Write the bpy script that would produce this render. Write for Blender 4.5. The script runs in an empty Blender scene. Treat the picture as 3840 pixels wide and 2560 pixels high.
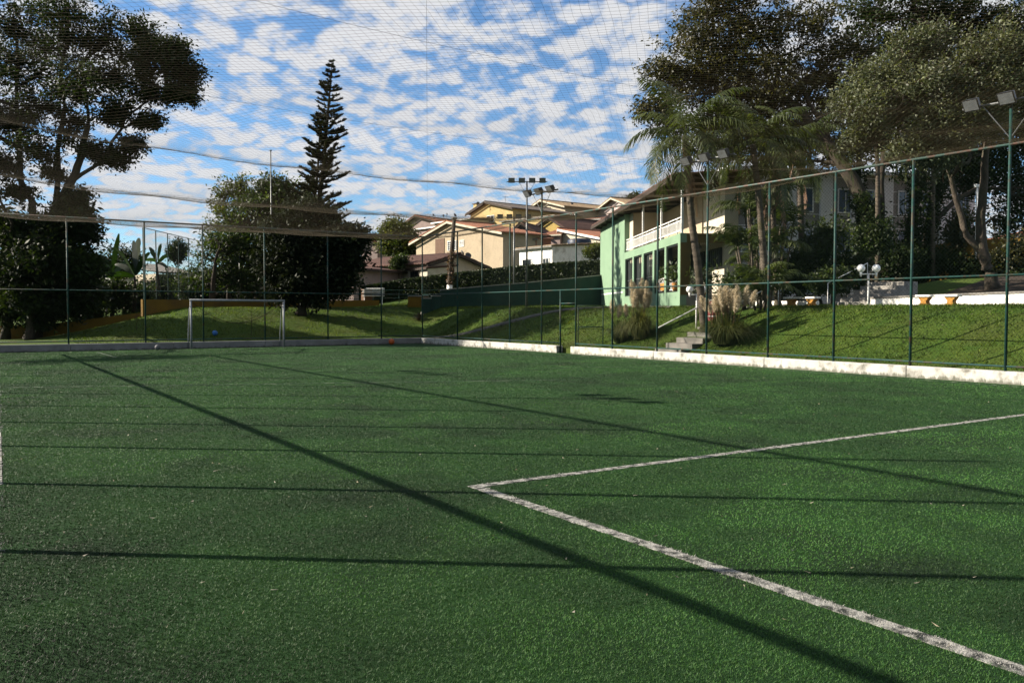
import bpy, math, random
import numpy as np
from mathutils import Vector, Matrix
R = math.radians
scene = bpy.context.scene
col = scene.collection

# ------------------------------------------------------------------ camera
EYE = 1.64
FPX, YAW, PITCH, ROLL = 3182.5, R(33.374), R(-2.009), R(-0.075)
cam = bpy.data.cameras.new('camera')
cam.sensor_width = 36.0
cam.lens = 36.0 * FPX / 3840.0
cam.clip_start = 0.05
cam.clip_end = 6000
camo = bpy.data.objects.new('camera', cam)
camo.location = (0, 0, EYE)
camo.rotation_euler = (R(90) + PITCH, ROLL, -YAW)
col.objects.link(camo)
scene.camera = camo

# ------------------------------------------------------------------ sky
SUN_EL = R(27.3)
SUN_AZ = math.atan2(-0.785, 0.62)            # clockwise from +Y
world = bpy.data.worlds.new('World'); scene.world = world
world.use_nodes = True
nt = world.node_tree; N = nt.nodes; L = nt.links
N.clear()
wout = N.new('ShaderNodeOutputWorld')
sky = N.new('ShaderNodeTexSky'); sky.sky_type = 'NISHITA'; sky.sun_disc = False
sky.sun_elevation = SUN_EL; sky.sun_rotation = SUN_AZ
sky.altitude = 750; sky.air_density = 1.0; sky.dust_density = 0.35; sky.ozone_density = 3.0
bg1 = N.new('ShaderNodeBackground'); bg1.inputs['Strength'].default_value = 0.052
tint = N.new('ShaderNodeMix'); tint.data_type = 'RGBA'; tint.blend_type = 'MULTIPLY'
tint.inputs[0].default_value = 1.0; tint.inputs[7].default_value = (0.78, 0.97, 1.08, 1)
L.new(sky.outputs[0], tint.inputs[6]); L.new(tint.outputs[2], bg1.inputs['Color'])
tc = N.new('ShaderNodeTexCoord')
sep = N.new('ShaderNodeSeparateXYZ'); L.new(tc.outputs['Generated'], sep.inputs[0])
zc = N.new('ShaderNodeMath'); zc.operation = 'MAXIMUM'; zc.inputs[1].default_value = 0.0; L.new(sep.outputs[2], zc.inputs[0])
za = N.new('ShaderNodeMath'); za.operation = 'ADD'; za.inputs[1].default_value = 0.22; L.new(zc.outputs[0], za.inputs[0])
dx = N.new('ShaderNodeMath'); dx.operation = 'DIVIDE'; L.new(sep.outputs[0], dx.inputs[0]); L.new(za.outputs[0], dx.inputs[1])
dy = N.new('ShaderNodeMath'); dy.operation = 'DIVIDE'; L.new(sep.outputs[1], dy.inputs[0]); L.new(za.outputs[0], dy.inputs[1])
cmb = N.new('ShaderNodeCombineXYZ'); L.new(dx.outputs[0], cmb.inputs[0]); L.new(dy.outputs[0], cmb.inputs[1])
mp = N.new('ShaderNodeMapping'); mp.inputs['Rotation'].default_value = (0, 0, R(-20)); mp.inputs['Scale'].default_value = (1.0, 0.9, 1)
mp.inputs['Location'].default_value = (3.3, 1.7, 0)
L.new(cmb.outputs[0], mp.inputs[0])
n1 = N.new('ShaderNodeTexNoise'); n1.inputs['Scale'].default_value = 18; n1.inputs['Detail'].default_value = 6; n1.inputs['Roughness'].default_value = 0.58
n1.inputs['Distortion'].default_value = 0.1
L.new(mp.outputs[0], n1.inputs['Vector'])
wn = N.new('ShaderNodeTexNoise'); wn.inputs['Scale'].default_value = 15.0; wn.inputs['Detail'].default_value = 3
L.new(mp.outputs[0], wn.inputs['Vector'])
wv = N.new('ShaderNodeVectorMath'); wv.operation = 'MULTIPLY_ADD'; wv.inputs[1].default_value = (.10, .10, 0); L.new(wn.outputs['Color'], wv.inputs[0]); L.new(mp.outputs[0], wv.inputs[2])
vo = N.new('ShaderNodeTexVoronoi'); vo.feature = 'SMOOTH_F1'; vo.inputs['Scale'].default_value = 15; vo.inputs['Smoothness'].default_value = .35
L.new(wv.outputs[0], vo.inputs['Vector'])
pf = N.new('ShaderNodeMath'); pf.operation = 'MULTIPLY_ADD'; pf.inputs[1].default_value = -0.62; pf.inputs[2].default_value = 0.27; L.new(vo.outputs['Distance'], pf.inputs[0])
n2 = N.new('ShaderNodeTexNoise'); n2.inputs['Scale'].default_value = 1.6; n2.inputs['Detail'].default_value = 2
L.new(mp.outputs[0], n2.inputs['Vector'])
n2m = N.new('ShaderNodeMath'); n2m.operation = 'MULTIPLY_ADD'; n2m.inputs[1].default_value = 0.34; n2m.inputs[2].default_value = -0.17
L.new(n2.outputs[0], n2m.inputs[0])
s0_ = N.new('ShaderNodeMath'); s0_.operation = 'ADD'; L.new(n1.outputs[0], s0_.inputs[0]); L.new(n2m.outputs[0], s0_.inputs[1])
sm_ = N.new('ShaderNodeMath'); sm_.operation = 'ADD'; L.new(s0_.outputs[0], sm_.inputs[0]); L.new(pf.outputs[0], sm_.inputs[1])
cr = N.new('ShaderNodeMapRange'); cr.interpolation_type = 'SMOOTHSTEP'
cr.inputs['From Min'].default_value = 0.22; cr.inputs['From Max'].default_value = 0.54
L.new(sm_.outputs[0], cr.inputs['Value'])
hz = N.new('ShaderNodeMapRange'); hz.interpolation_type = 'SMOOTHSTEP'
hz.inputs['From Min'].default_value = 0.0; hz.inputs['From Max'].default_value = 0.10
L.new(sep.outputs[2], hz.inputs['Value'])
hzm = N.new('ShaderNodeMath'); hzm.operation = 'MULTIPLY'; L.new(cr.outputs[0], hzm.inputs[0]); L.new(hz.outputs[0], hzm.inputs[1])
hz9 = N.new('ShaderNodeMath'); hz9.operation = 'MULTIPLY'; hz9.inputs[1].default_value = 0.93; L.new(hzm.outputs[0], hz9.inputs[0])
# brightness inside the clouds: thicker -> whiter, thin -> bluish grey
ccol = N.new('ShaderNodeMix'); ccol.data_type = 'RGBA'
ccol.inputs[6].default_value = (0.66, 0.74, 0.88, 1); ccol.inputs[7].default_value = (0.95, 0.95, 0.96, 1)
cr2 = N.new('ShaderNodeMapRange'); cr2.inputs['From Min'].default_value = 0.30; cr2.inputs['From Max'].default_value = 0.58
L.new(sm_.outputs[0], cr2.inputs['Value']); L.new(cr2.outputs[0], ccol.inputs[0])
bg2 = N.new('ShaderNodeBackground'); bg2.inputs['Strength'].default_value = 0.285
L.new(ccol.outputs[2], bg2.inputs['Color'])
mixw = N.new('ShaderNodeMixShader')
L.new(hz9.outputs[0], mixw.inputs[0]); L.new(bg1.outputs[0], mixw.inputs[1]); L.new(bg2.outputs[0], mixw.inputs[2])
L.new(mixw.outputs[0], wout.inputs[0])

# ------------------------------------------------------------------ sun, exposure
SUNV = Vector((math.sin(SUN_AZ) * math.cos(SUN_EL), math.cos(SUN_AZ) * math.cos(SUN_EL), math.sin(SUN_EL)))
sl = bpy.data.lights.new('sun', 'SUN'); sl.energy = 5.0; sl.angle = R(0.53); sl.color = (1.0, 0.90, 0.76)
so = bpy.data.objects.new('sun', sl); col.objects.link(so)
so.rotation_euler = (-SUNV).to_track_quat('-Z', 'Y').to_euler()
vs = scene.view_settings
vs.view_transform = 'Standard'; vs.look = 'None'; vs.gamma = 1.0; vs.use_curve_mapping = False
vs.exposure = 1.6
scene.render.engine = 'CYCLES'
scene.cycles.use_denoising = True
scene.cycles.max_bounces = 6
scene.cycles.diffuse_bounces = 3
scene.cycles.transparent_max_bounces = 8

# ------------------------------------------------------------------ helpers
_cy, _sy, _cp, _sp, _cr, _sr = math.cos(YAW), math.sin(YAW), math.cos(PITCH), math.sin(PITCH), math.cos(ROLL), math.sin(ROLL)
def ray(px, py):
    a, b = (px - 1920) / FPX, -(py - 1280) / FPX
    r, u = _cr * a - _sr * b, _sr * a + _cr * b
    up, fw = _cp * u + _sp, _cp - _sp * u
    return np.array([_cy * r + _sy * fw, -_sy * r + _cy * fw, up])
AX = ray(1920, 1280)
def at(px, py, D):
    """the surveyed point seen at photo pixel px,py standing D metres into the scene"""
    d = ray(px, py)
    return d * D / np.dot(d, AX) + np.array([0, 0, EYE])
def c4(x, y): return 1300 + x / 2.24, 650 + y / 2.24
def sm(t):
    t = np.clip(t, 0, 1); return t * t * (3 - 2 * t)

WORLDPOS = {}
def link(o, parent=None):
    col.objects.link(o)
    if parent is not None: o.parent = parent
def tag(o, label, cat=None, group=None, kind=None):
    if label: o['label'] = label
    if cat: o['category'] = cat
    if group: o['group'] = group
    if kind: o['kind'] = kind
    return o
def thing(name, label, cat, loc=(0, 0, 0), group=None):
    o = bpy.data.objects.new(name, None); o.empty_display_size = 0.2
    o.location = loc; link(o); WORLDPOS[o.name] = np.array(loc, float)
    return tag(o, label, cat, group)
def mesh_np(name, V, F, mat, parent=None, smooth=False, attr=None, kind=None):
    V = np.asarray(V, float)
    off = WORLDPOS[parent.name] if parent is not None else np.zeros(3)
    me = bpy.data.meshes.new(name)
    F = np.asarray(F, np.int32); k = F.shape[1]
    me.vertices.add(len(V)); me.vertices.foreach_set('co', (V - off).astype(np.float32).ravel())
    me.loops.add(F.size); me.loops.foreach_set('vertex_index', F.ravel())
    me.polygons.add(len(F)); me.polygons.foreach_set('loop_start', np.arange(0, F.size, k, dtype=np.int32))
    if smooth: me.polygons.foreach_set('use_smooth', np.ones(len(F), bool))
    if attr is not None:
        a = me.attributes.new('Col', 'FLOAT_COLOR', 'POINT')
        c = np.ones((len(V), 4), np.float32); c[:, :3] = attr
        a.data.foreach_set('color', c.ravel())
    me.update(calc_edges=True); me.validate()
    if mat: me.materials.append(mat)
    o = bpy.data.objects.new(name, me); link(o, parent); WORLDPOS[o.name] = off
    if kind: o['kind'] = kind
    return o
class MB:
    """collects boxes, bars, tubes in world coordinates"""
    def __init__(s): s.v = []; s.f = []
    def add(s, vs_, fs):
        n = len(s.v); s.v += [tuple(map(float, v)) for v in vs_]; s.f += [tuple(i + n for i in f) for f in fs]; return s
    def hexa(s, b, t):
        return s.add(list(b) + list(t), [(3, 2, 1, 0), (4, 5, 6, 7), (0, 1, 5, 4), (1, 2, 6, 5), (2, 3, 7, 6), (3, 0, 4, 7)])
    def box(s, x0, x1, y0, y1, z0, z1):
        return s.hexa([(x0, y0, z0), (x1, y0, z0), (x1, y1, z0), (x0, y1, z0)], [(x0, y0, z1), (x1, y0, z1), (x1, y1, z1), (x0, y1, z1)])
    def obox(s, fr, a0, a1, b0, b1, z0, z1):
        """box in a local frame fr(a,b,z)->xyz"""
        return s.hexa([fr(a0, b0, z0), fr(a1, b0, z0), fr(a1, b1, z0), fr(a0, b1, z0)], [fr(a0, b0, z1), fr(a1, b0, z1), fr(a1, b1, z1), fr(a0, b1, z1)])
    def tube(s, pts, rad, n=8, cap=True):
        pts = [np.array(p, float) for p in pts]
        if not hasattr(rad, '__len__'): rad = [rad] * len(pts)
        b = len(s.v); m = len(pts)
        for i, p in enumerate(pts):
            d = pts[min(i + 1, m - 1)] - pts[max(i - 1, 0)]; d = d / (np.linalg.norm(d) + 1e-9)
            u = np.cross(d, (0, 0, 1)) if abs(d[2]) < .95 else np.cross(d, (0, 1, 0)); u /= np.linalg.norm(u); w = np.cross(d, u)
            for k in range(n):
                a = 2 * math.pi * k / n; s.v.append(tuple(p + rad[i] * (math.cos(a) * u + math.sin(a) * w)))
        for i in range(m - 1):
            for k in range(n):
                s.f.append((b + i * n + k, b + i * n + (k + 1) % n, b + (i + 1) * n + (k + 1) % n, b + (i + 1) * n + k))
        if cap:
            s.f.append(tuple(b + k for k in range(n))[::-1]); s.f.append(tuple(b + (m - 1) * n + k for k in range(n)))
        return s
    def bar(s, p, q, r, n=8): return s.tube([p, q], r, n)
    def ball(s, c, r, n=16, m=10, sz=1.0):
        b = len(s.v)
        for i in range(m + 1):
            t = math.pi * i / m
            for k in range(n):
                a = 2 * math.pi * k / n
                s.v.append((c[0] + r * math.sin(t) * math.cos(a), c[1] + r * math.sin(t) * math.sin(a), c[2] + sz * r * math.cos(t)))
        for i in range(m):
            for k in range(n):
                s.f.append((b + i * n + k, b + (i + 1) * n + k, b + (i + 1) * n + (k + 1) % n, b + i * n + (k + 1) % n))
        return s
    def build(s, name, mat, parent=None, smooth=False, label=None, kind=None, bevel=0):
        off = WORLDPOS[parent.name] if parent is not None else np.zeros(3)
        me = bpy.data.meshes.new(name)
        me.from_pydata([(v[0] - off[0], v[1] - off[1], v[2] - off[2]) for v in s.v], [], s.f)
        if smooth:
            for p in me.polygons: p.use_smooth = True
        if isinstance(mat, str): mat = M[mat]
        me.materials.append(mat)
        o = bpy.data.objects.new(name, me); link(o, parent); WORLDPOS[o.name] = off
        if label: o['label'] = label
        if kind: o['kind'] = kind
        if bevel:
            md = o.modifiers.new('bevel', 'BEVEL'); md.width = bevel; md.segments = 2; md.limit_method = 'ANGLE'
        return o
def copy_thing(t, loc, label=None):
    r = t.copy(); col.objects.link(r); r.location = loc; WORLDPOS[r.name] = np.array(loc, float)
    if label: r['label'] = label
    for ch in list(t.children):
        c = ch.copy(); col.objects.link(c); c.parent = r
        for g in ch.children:
            d = g.copy(); col.objects.link(d); d.parent = c
    return r

# ------------------------------------------------------------------ materials
M = {}
ALB = 0.60
def dim(c, k=None): return tuple(x * (ALB if k is None else k) for x in c)
def mat(name, c1, c2=None, scale=6.0, rough=0.8, bump=0.0, bscale=None, c3=None, s3=0.6, metal=0.0, spec=0.3, detail=5, stretch=(1, 1, 1), t0=0.35, t1=0.65):
    m = bpy.data.materials.new(name); m.use_nodes = True
    n = m.node_tree.nodes; l = m.node_tree.links
    b = n['Principled BSDF']; b.inputs['Roughness'].default_value = rough; b.inputs['Metallic'].default_value = metal
    b.inputs['Specular IOR Level'].default_value = spec
    g = n.new('ShaderNodeNewGeometry'); mpn = n.new('ShaderNodeMapping'); mpn.inputs['Scale'].default_value = stretch
    l.new(g.outputs['Position'], mpn.inputs[0])
    c2 = c2 or tuple(x * 0.75 for x in c1)
    k_ = 0.95 if min(c1) > .6 else ALB
    c1, c2 = dim(c1, k_), dim(c2, k_); c3 = dim(c3, k_) if c3 else None
    tx = n.new('ShaderNodeTexNoise'); tx.inputs['Scale'].default_value = scale; tx.inputs['Detail'].default_value = detail
    l.new(mpn.outputs[0], tx.inputs['Vector'])
    mr = n.new('ShaderNodeMapRange'); mr.inputs['From Min'].default_value = t0; mr.inputs['From Max'].default_value = t1
    l.new(tx.outputs[0], mr.inputs['Value'])
    mx = n.new('ShaderNodeMix'); mx.data_type = 'RGBA'
    mx.inputs[6].default_value = (*c1, 1); mx.inputs[7].default_value = (*c2, 1)
    l.new(mr.outputs[0], mx.inputs[0]); out = mx.outputs[2]
    if c3:
        t3 = n.new('ShaderNodeTexNoise'); t3.inputs['Scale'].default_value = s3; t3.inputs['Detail'].default_value = 6; t3.inputs['Roughness'].default_value = .65
        l.new(g.outputs['Position'], t3.inputs['Vector'])
        m3 = n.new('ShaderNodeMapRange'); m3.inputs['From Min'].default_value = .5; m3.inputs['From Max'].default_value = .72
        l.new(t3.outputs[0], m3.inputs['Value'])
        mx3 = n.new('ShaderNodeMix'); mx3.data_type = 'RGBA'; mx3.inputs[7].default_value = (*c3, 1)
        l.new(m3.outputs[0], mx3.inputs[0]); l.new(out, mx3.inputs[6]); out = mx3.outputs[2]
    l.new(out, b.inputs['Base Color'])
    if bump:
        tb = n.new('ShaderNodeTexNoise'); tb.inputs['Scale'].default_value = bscale or scale * 4; tb.inputs['Detail'].default_value = 6
        l.new(mpn.outputs[0], tb.inputs['Vector'])
        bp = n.new('ShaderNodeBump'); bp.inputs['Strength'].default_value = bump; bp.inputs['Distance'].default_value = 0.03
        l.new(tb.outputs[0], bp.inputs['Height']); l.new(bp.outputs[0], b.inputs['Normal'])
    M[name] = m
    return m
def leafmat(name, c1, c2, trans=0.35, rough=0.55, tcol=None, spec=0.35):
    m = bpy.data.materials.new(name); m.use_nodes = True
    n = m.node_tree.nodes; l = m.node_tree.links
    b = n['Principled BSDF']; b.inputs['Roughness'].default_value = rough; b.inputs['Specular IOR Level'].default_value = spec
    a = n.new('ShaderNodeAttribute'); a.attribute_name = 'Col'; c1, c2 = dim(c1), dim(c2)
    sp = n.new('ShaderNodeSeparateColor'); l.new(a.outputs['Color'], sp.inputs[0])
    mx = n.new('ShaderNodeMix'); mx.data_type = 'RGBA'; mx.inputs[6].default_value = (*c1, 1); mx.inputs[7].default_value = (*c2, 1)
    l.new(sp.outputs[0], mx.inputs[0])
    ml = n.new('ShaderNodeMix'); ml.data_type = 'RGBA'; ml.blend_type = 'MULTIPLY'; ml.inputs[0].default_value = 1.0
    cg = n.new('ShaderNodeCombineColor')
    for i in range(3): l.new(sp.outputs[1], cg.inputs[i])
    l.new(mx.outputs[2], ml.inputs[6]); l.new(cg.outputs[0], ml.inputs[7])
    l.new(ml.outputs[2], b.inputs['Base Color'])
    t = n.new('ShaderNodeBsdfTranslucent')
    tm = n.new('ShaderNodeMix'); tm.data_type = 'RGBA'; tm.blend_type = 'MULTIPLY'; tm.inputs[0].default_value = 1.0
    tm.inputs[7].default_value = (*(tcol or (1.5, 1.5, .6)), 1); l.new(ml.outputs[2], tm.inputs[6]); l.new(tm.outputs[2], t.inputs[0])
    ms = n.new('ShaderNodeMixShader'); ms.inputs[0].default_value = trans
    l.new(b.outputs[0], ms.inputs[1]); l.new(t.outputs[0], ms.inputs[2]); l.new(ms.outputs[0], n['Material Output'].inputs[0])
    M[name] = m
    return m
mat('turf', (.020, .070, .015), (.013, .044, .010), scale=1.3, rough=.95, bump=.9, bscale=160, c3=(.008, .013, .008), s3=.45, spec=.1)
_b = M['turf'].node_tree.nodes['Principled BSDF']; _b.inputs['Sheen Weight'].default_value = .05; _b.inputs['Sheen Roughness'].default_value = .45; _b.inputs['Sheen Tint'].default_value = (.45, .8, .45, 1)
leafmat('turf_blade', (.043, .160, .030), (.082, .192, .028), trans=.15, rough=.6, spec=.25, tcol=(1.2, 1.3, .7))
mat('line_paint', (.50, .49, .45), (.03, .035, .03), scale=11, rough=.9, t0=.42, t1=.62, bump=.6, bscale=150)
mat('line_faint', (.20, .24, .17), (.02, .06, .025), scale=5, rough=.9, t0=.36, t1=.52)
mat('lawn', (.050, .100, .014), (.075, .118, .018), scale=2.2, rough=.95, bump=.8, bscale=30, c3=(.075, .085, .022), s3=.35, spec=.1)
leafmat('lawn_blade', (.075, .150, .018), (.155, .205, .030), trans=.35, rough=.6, spec=.2)
mat('soil', (.045, .028, .016), (.028, .018, .010), scale=3, rough=1, bump=.6, bscale=14)
mat('white_wall', (.80, .78, .73), (.72, .70, .64), scale=1.5, rough=.85, c3=(.42, .39, .33), s3=2.2, bump=.15, bscale=30)
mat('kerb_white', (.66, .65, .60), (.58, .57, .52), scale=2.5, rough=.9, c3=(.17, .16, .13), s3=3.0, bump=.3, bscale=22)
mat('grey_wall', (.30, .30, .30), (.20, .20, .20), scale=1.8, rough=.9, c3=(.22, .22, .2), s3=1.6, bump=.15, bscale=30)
def grime(name, z0, z1, c, s=7.0):
    """splash stains near the foot of a wall and thin runs down its face"""
    m = M[name]; n = m.node_tree.nodes; l = m.node_tree.links; b = n['Principled BSDF']; src = b.inputs['Base Color'].links[0].from_socket
    g = n.new('ShaderNodeNewGeometry'); sp = n.new('ShaderNodeSeparateXYZ'); l.new(g.outputs['Position'], sp.inputs[0])
    t = n.new('ShaderNodeTexNoise'); t.inputs['Scale'].default_value = s; t.inputs['Detail'].default_value = 6; t.inputs['Roughness'].default_value = .7
    mpn = n.new('ShaderNodeMapping'); mpn.inputs['Scale'].default_value = (1, 1, .25); l.new(g.outputs['Position'], mpn.inputs[0]); l.new(mpn.outputs[0], t.inputs['Vector'])
    zz = n.new('ShaderNodeMapRange'); zz.inputs['From Min'].default_value = z0; zz.inputs['From Max'].default_value = z1; zz.inputs['To Min'].default_value = .30; zz.inputs['To Max'].default_value = -.06; l.new(sp.outputs[2], zz.inputs['Value'])
    ad = n.new('ShaderNodeMath'); ad.operation = 'ADD'; l.new(t.outputs[0], ad.inputs[0]); l.new(zz.outputs[0], ad.inputs[1])
    mr = n.new('ShaderNodeMapRange'); mr.inputs['From Min'].default_value = .56; mr.inputs['From Max'].default_value = .74; mr.inputs['To Max'].default_value = .8; l.new(ad.outputs[0], mr.inputs['Value'])
    mx = n.new('ShaderNodeMix'); mx.data_type = 'RGBA'; mx.inputs[7].default_value = (*c, 1); l.new(mr.outputs[0], mx.inputs[0]); l.new(src, mx.inputs[6]); l.new(mx.outputs[2], b.inputs['Base Color'])
grime('white_wall', 0.0, .10, (.13, .115, .085)); grime('kerb_white', 0.0, .14, (.055, .058, .035)); grime('grey_wall', 0.0, .10, (.05, .05, .04))
mat('fence_green', (.020, .074, .064), (.012, .046, .040), scale=14, rough=.55, spec=.15, c3=(.10, .055, .03), s3=3.5)
mat('rail_rust', (.035, .10, .085), (.12, .06, .04), scale=5, rough=.6, spec=.4, t0=.42, t1=.6)
mat('wire_green', (.004, .013, .011), (.006, .018, .015), scale=30, rough=.7, spec=.08)
mat('net_cord', (.085, .062, .026), (.06, .045, .02), scale=3, rough=.8)
mat('rope', (.10, .085, .06), rough=.9)
mat('white_paint', (.78, .78, .76), (.66, .66, .63), scale=5, rough=.5, c3=(.4, .36, .3), s3=4)
mat('goal_paint', (.30, .33, .36), (.21, .23, .26), scale=9, rough=.45)
mat('club_green', (.26, .40, .26), (.235, .37, .24), scale=2, rough=.9, c3=(.19, .31, .20), s3=1.1, bump=.1, bscale=40)
mat('dark_green_wall', (.013, .056, .040), (.010, .042, .031), scale=2.5, rough=.8, c3=(.03, .06, .04), s3=1.2)
mat('cream', (.72, .66, .52), (.64, .58, .45), scale=2, rough=.9, c3=(.5, .45, .35), s3=.9)
mat('beige', (.55, .45, .31), (.49, .40, .28), scale=2, rough=.9, c3=(.42, .34, .23), s3=.6, bump=.1, bscale=30)
mat('olive_beam', (.18, .12, .030), (.13, .09, .025), scale=3, rough=.8)
mat('yellow_wall', (.62, .48, .22), (.55, .42, .19), scale=1.5, rough=.9, c3=(.42, .29, .12), s3=.7)
mat('mustard', (.48, .35, .10), (.42, .30, .09), scale=1.5, rough=.9, c3=(.28, .2, .08), s3=.8)
mat('ochre_wall', (.27, .155, .016), (.21, .12, .014), scale=1.2, rough=.9, c3=(.16, .09, .03), s3=.9)
mat('pale_wall', (.66, .58, .44), (.60, .52, .40), scale=1.5, rough=.9)
mat('pink_wall', (.70, .58, .55), (.64, .53, .50), scale=1.5, rough=.9)
mat('mauve_wall', (.40, .30, .28), (.34, .26, .24), scale=1.5, rough=.9)
mat('concrete', (.30, .28, .25), (.22, .21, .19), scale=3, rough=.95, bump=.25, c3=(.14, .13, .12), s3=1.5)
mat('path_dark', (.13, .125, .11), (.09, .085, .075), scale=4, rough=.95, bump=.2)
mat('concrete_light', (.42, .40, .36), (.34, .32, .29), scale=4, rough=.95, bump=.2, c3=(.22, .2, .18), s3=2)
mat('apartment_panel', (.36, .34, .33), (.32, .30, .295), scale=2, rough=.9)
mat('apartment_trim', (.62, .62, .64), (.55, .55, .57), scale=2, rough=.8)
mat('brick', (.30, .11, .06), (.22, .085, .05), scale=9, rough=.95, stretch=(1, 1, 4))
def roofmat(name, c1, c2): return mat(name, c1, c2, scale=4, rough=.9, bump=.3, bscale=12, c3=tuple(x * .5 for x in c1), s3=1.0, t0=.3, t1=.7)
roofmat('tile_red', (.42, .18, .10), (.28, .11, .065)); roofmat('tile_brown', (.15, .075, .055), (.10, .05, .04))
roofmat('tile_tan', (.42, .30, .18), (.32, .22, .13)); roofmat('tile_grey', (.17, .14, .12), (.12, .10, .09))
mat('soffit_wood', (.095, .060, .034), (.065, .042, .026), scale=3, rough=.8, stretch=(1, 12, 1))
mat('wood_dark', (.055, .035, .022), (.035, .022, .015), scale=8, rough=.8)
mat('door_brown', (.16, .07, .025), (.11, .05, .02), scale=6, rough=.6)
mat('glass_dark', (.018, .022, .024), (.012, .014, .016), scale=2, rough=.12, spec=.6)
mat('glass_blue', (.10, .14, .22), (.07, .10, .16), scale=1, rough=.15, spec=.6)
mat('frame_dark', (.018, .024, .022), rough=.5)
mat('bark', (.060, .043, .030), (.030, .022, .017), scale=6, rough=.95, bump=.8, bscale=16, stretch=(1, 1, .35), c3=(.05, .055, .025), s3=1.6)
mat('bark_pale', (.105, .082, .062), (.048, .037, .027), scale=7, rough=.95, bump=.8, bscale=18, stretch=(1, 1, .4), c3=(.06, .065, .03), s3=1.8)
mat('palm_bark', (.15, .122, .092), (.052, .040, .029), scale=5, rough=.95, bump=.7, bscale=9, stretch=(.5, .5, 3), c3=(.08, .075, .03), s3=1.5)
mat('dead_frond', (.24, .12, .07), (.16, .08, .045), scale=6, rough=.95)
mat('grey_metal', (.20, .21, .21), (.15, .155, .155), scale=12, rough=.45, metal=.6)
mat('lamp_black', (.020, .021, .021), rough=.5)
mat('lamp_glass', (.20, .21, .22), (.15, .16, .17), rough=.15, spec=.7)
mat('globe', (.85, .85, .83), (.80, .80, .78), rough=.3, spec=.5)
mat('red_box', (.25, .020, .022), (.17, .014, .016), scale=8, rough=.6)
mat('bench_stone', (.78, .76, .70), (.66, .63, .57), scale=9, rough=.9, c3=(.4, .37, .32), s3=5)
mat('bench_leg', (.55, .27, .045), (.44, .21, .04), scale=9, rough=.85)
mat('orange_ball', (.62, .13, .02), (.52, .10, .02), rough=.5)
mat('blue_ball', (.05, .22, .60), (.04, .18, .5), rough=.5)
mat('grey_ball', (.20, .20, .22), (.14, .14, .15), scale=20, rough=.7)
mat('tank_blue', (.016, .032, .075), (.012, .024, .06), rough=.5)
mat('dish_grey', (.10, .10, .105), (.075, .075, .08), rough=.6)
mat('orange_sign', (.62, .30, .06), (.55, .26, .05), rough=.6)
mat('pot_orange', (.45, .20, .05), (.36, .16, .04), rough=.8)
leafmat('leaf_dark', (.014, .028, .007), (.034, .053, .011), trans=.28, spec=.12)
leafmat('leaf_mid', (.020, .045, .009), (.070, .100, .018), trans=.36)
leafmat('leaf_yellow', (.050, .080, .018), (.135, .140, .030), trans=.42)
leafmat('leaf_grey', (.065, .090, .044), (.19, .205, .10), trans=.28)
leafmat('leaf_rust', (.022, .032, .009), (.115, .105, .032), trans=.34)
leafmat('leaf_pine', (.016, .024, .011), (.028, .038, .015), trans=.15, spec=.08)
leafmat('leaf_hedge', (.018, .036, .010), (.055, .080, .018), trans=.25)
leafmat('leaf_palm', (.022, .045, .011), (.095, .120, .030), trans=.35, rough=.5, spec=.3)
leafmat('leaf_banana', (.012, .034, .006), (.030, .070, .010), trans=.42, rough=.4, spec=.5)
leafmat('plume', (.85, .72, .50), (1.0, .90, .70), trans=.45, tcol=(1.1, 1.05, .9))
leafmat('pampas_leaf', (.035, .065, .012), (.24, .235, .08), trans=.35)
leafmat('agave', (.06, .055, .04), (.12, .09, .07), trans=.15)
leafmat('fallen', (.30, .25, .15), (.5, .45, .36), trans=.1)
leafmat('dead_leafy', (.20, .10, .055), (.30, .17, .10), trans=.2)

# ------------------------------------------------------------------ ground
XL, XR, YB, Y0 = -0.36, 20.2, 39.05, -3.0
ZT, ZM, ZB = 5.46, 2.495, 0.29
def H(x, y):
    x = np.asarray(x, float); y = np.asarray(y, float)
    tx = sm((x - 20.5) / 4.7)
    ty = sm((y - 39.2) / 9.5) * sm((x - 2.5) / 9.0)
    z = .20 + 1.64 * np.maximum(tx, ty)
    z = z + 1.3 * sm((x - 29) / 9) * sm((25 - y) / 4) * sm((y + 20) / 10)
    D = x * _sy + y * _cy; az = np.degrees(np.arctan2(x, np.maximum(y, 1e-3)))
    hill = np.interp(D, [50, 60, 70, 85, 100, 120, 150, 220, 400, 900], [0, .5, 1.5, 3.3, 6.0, 10.0, 12.5, 12.5, 6, 0])
    z = z + hill * sm((az - 21) / 7) * (1 - .8 * sm((az - 52) / 20))
    inside = (x > XL - .15) & (x < XR + .15) & (y < YB + .15) & (y > Y0 - .1)
    return np.where(inside, -.06, z)
def axis(lo, hi, step, extra):
    a = list(np.arange(lo, hi, step)); g = step; v = hi
    while v < 2600: a.append(v); g *= 1.25; v += g
    g = step; v = lo - step
    while v > -2600: a.append(v); g *= 1.25; v -= g
    a = [q for q in a if all(abs(q - e) > .12 for e in extra)] + extra
    return np.array(sorted(a))
gx = axis(-12, 62, .6, [-.52, -.48, XR + .14, XR + .17]); gy = axis(-12, 76, .6, [Y0 - .12, Y0 - .08, YB + .14, YB + .17])
XX, YY = np.meshgrid(gx, gy); ZZ = H(XX, YY)
V = np.stack([XX, YY, ZZ], -1).reshape(-1, 3)
nx_, ny_ = len(gx), len(gy)
I = np.arange(nx_ * ny_).reshape(ny_, nx_)
Fq = np.stack([I[:-1, :-1], I[:-1, 1:], I[1:, 1:], I[1:, :-1]], -1).reshape(-1, 4)
tag(mesh_np('ground', V, Fq, M['lawn'], smooth=True), None, kind='structure')
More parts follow.
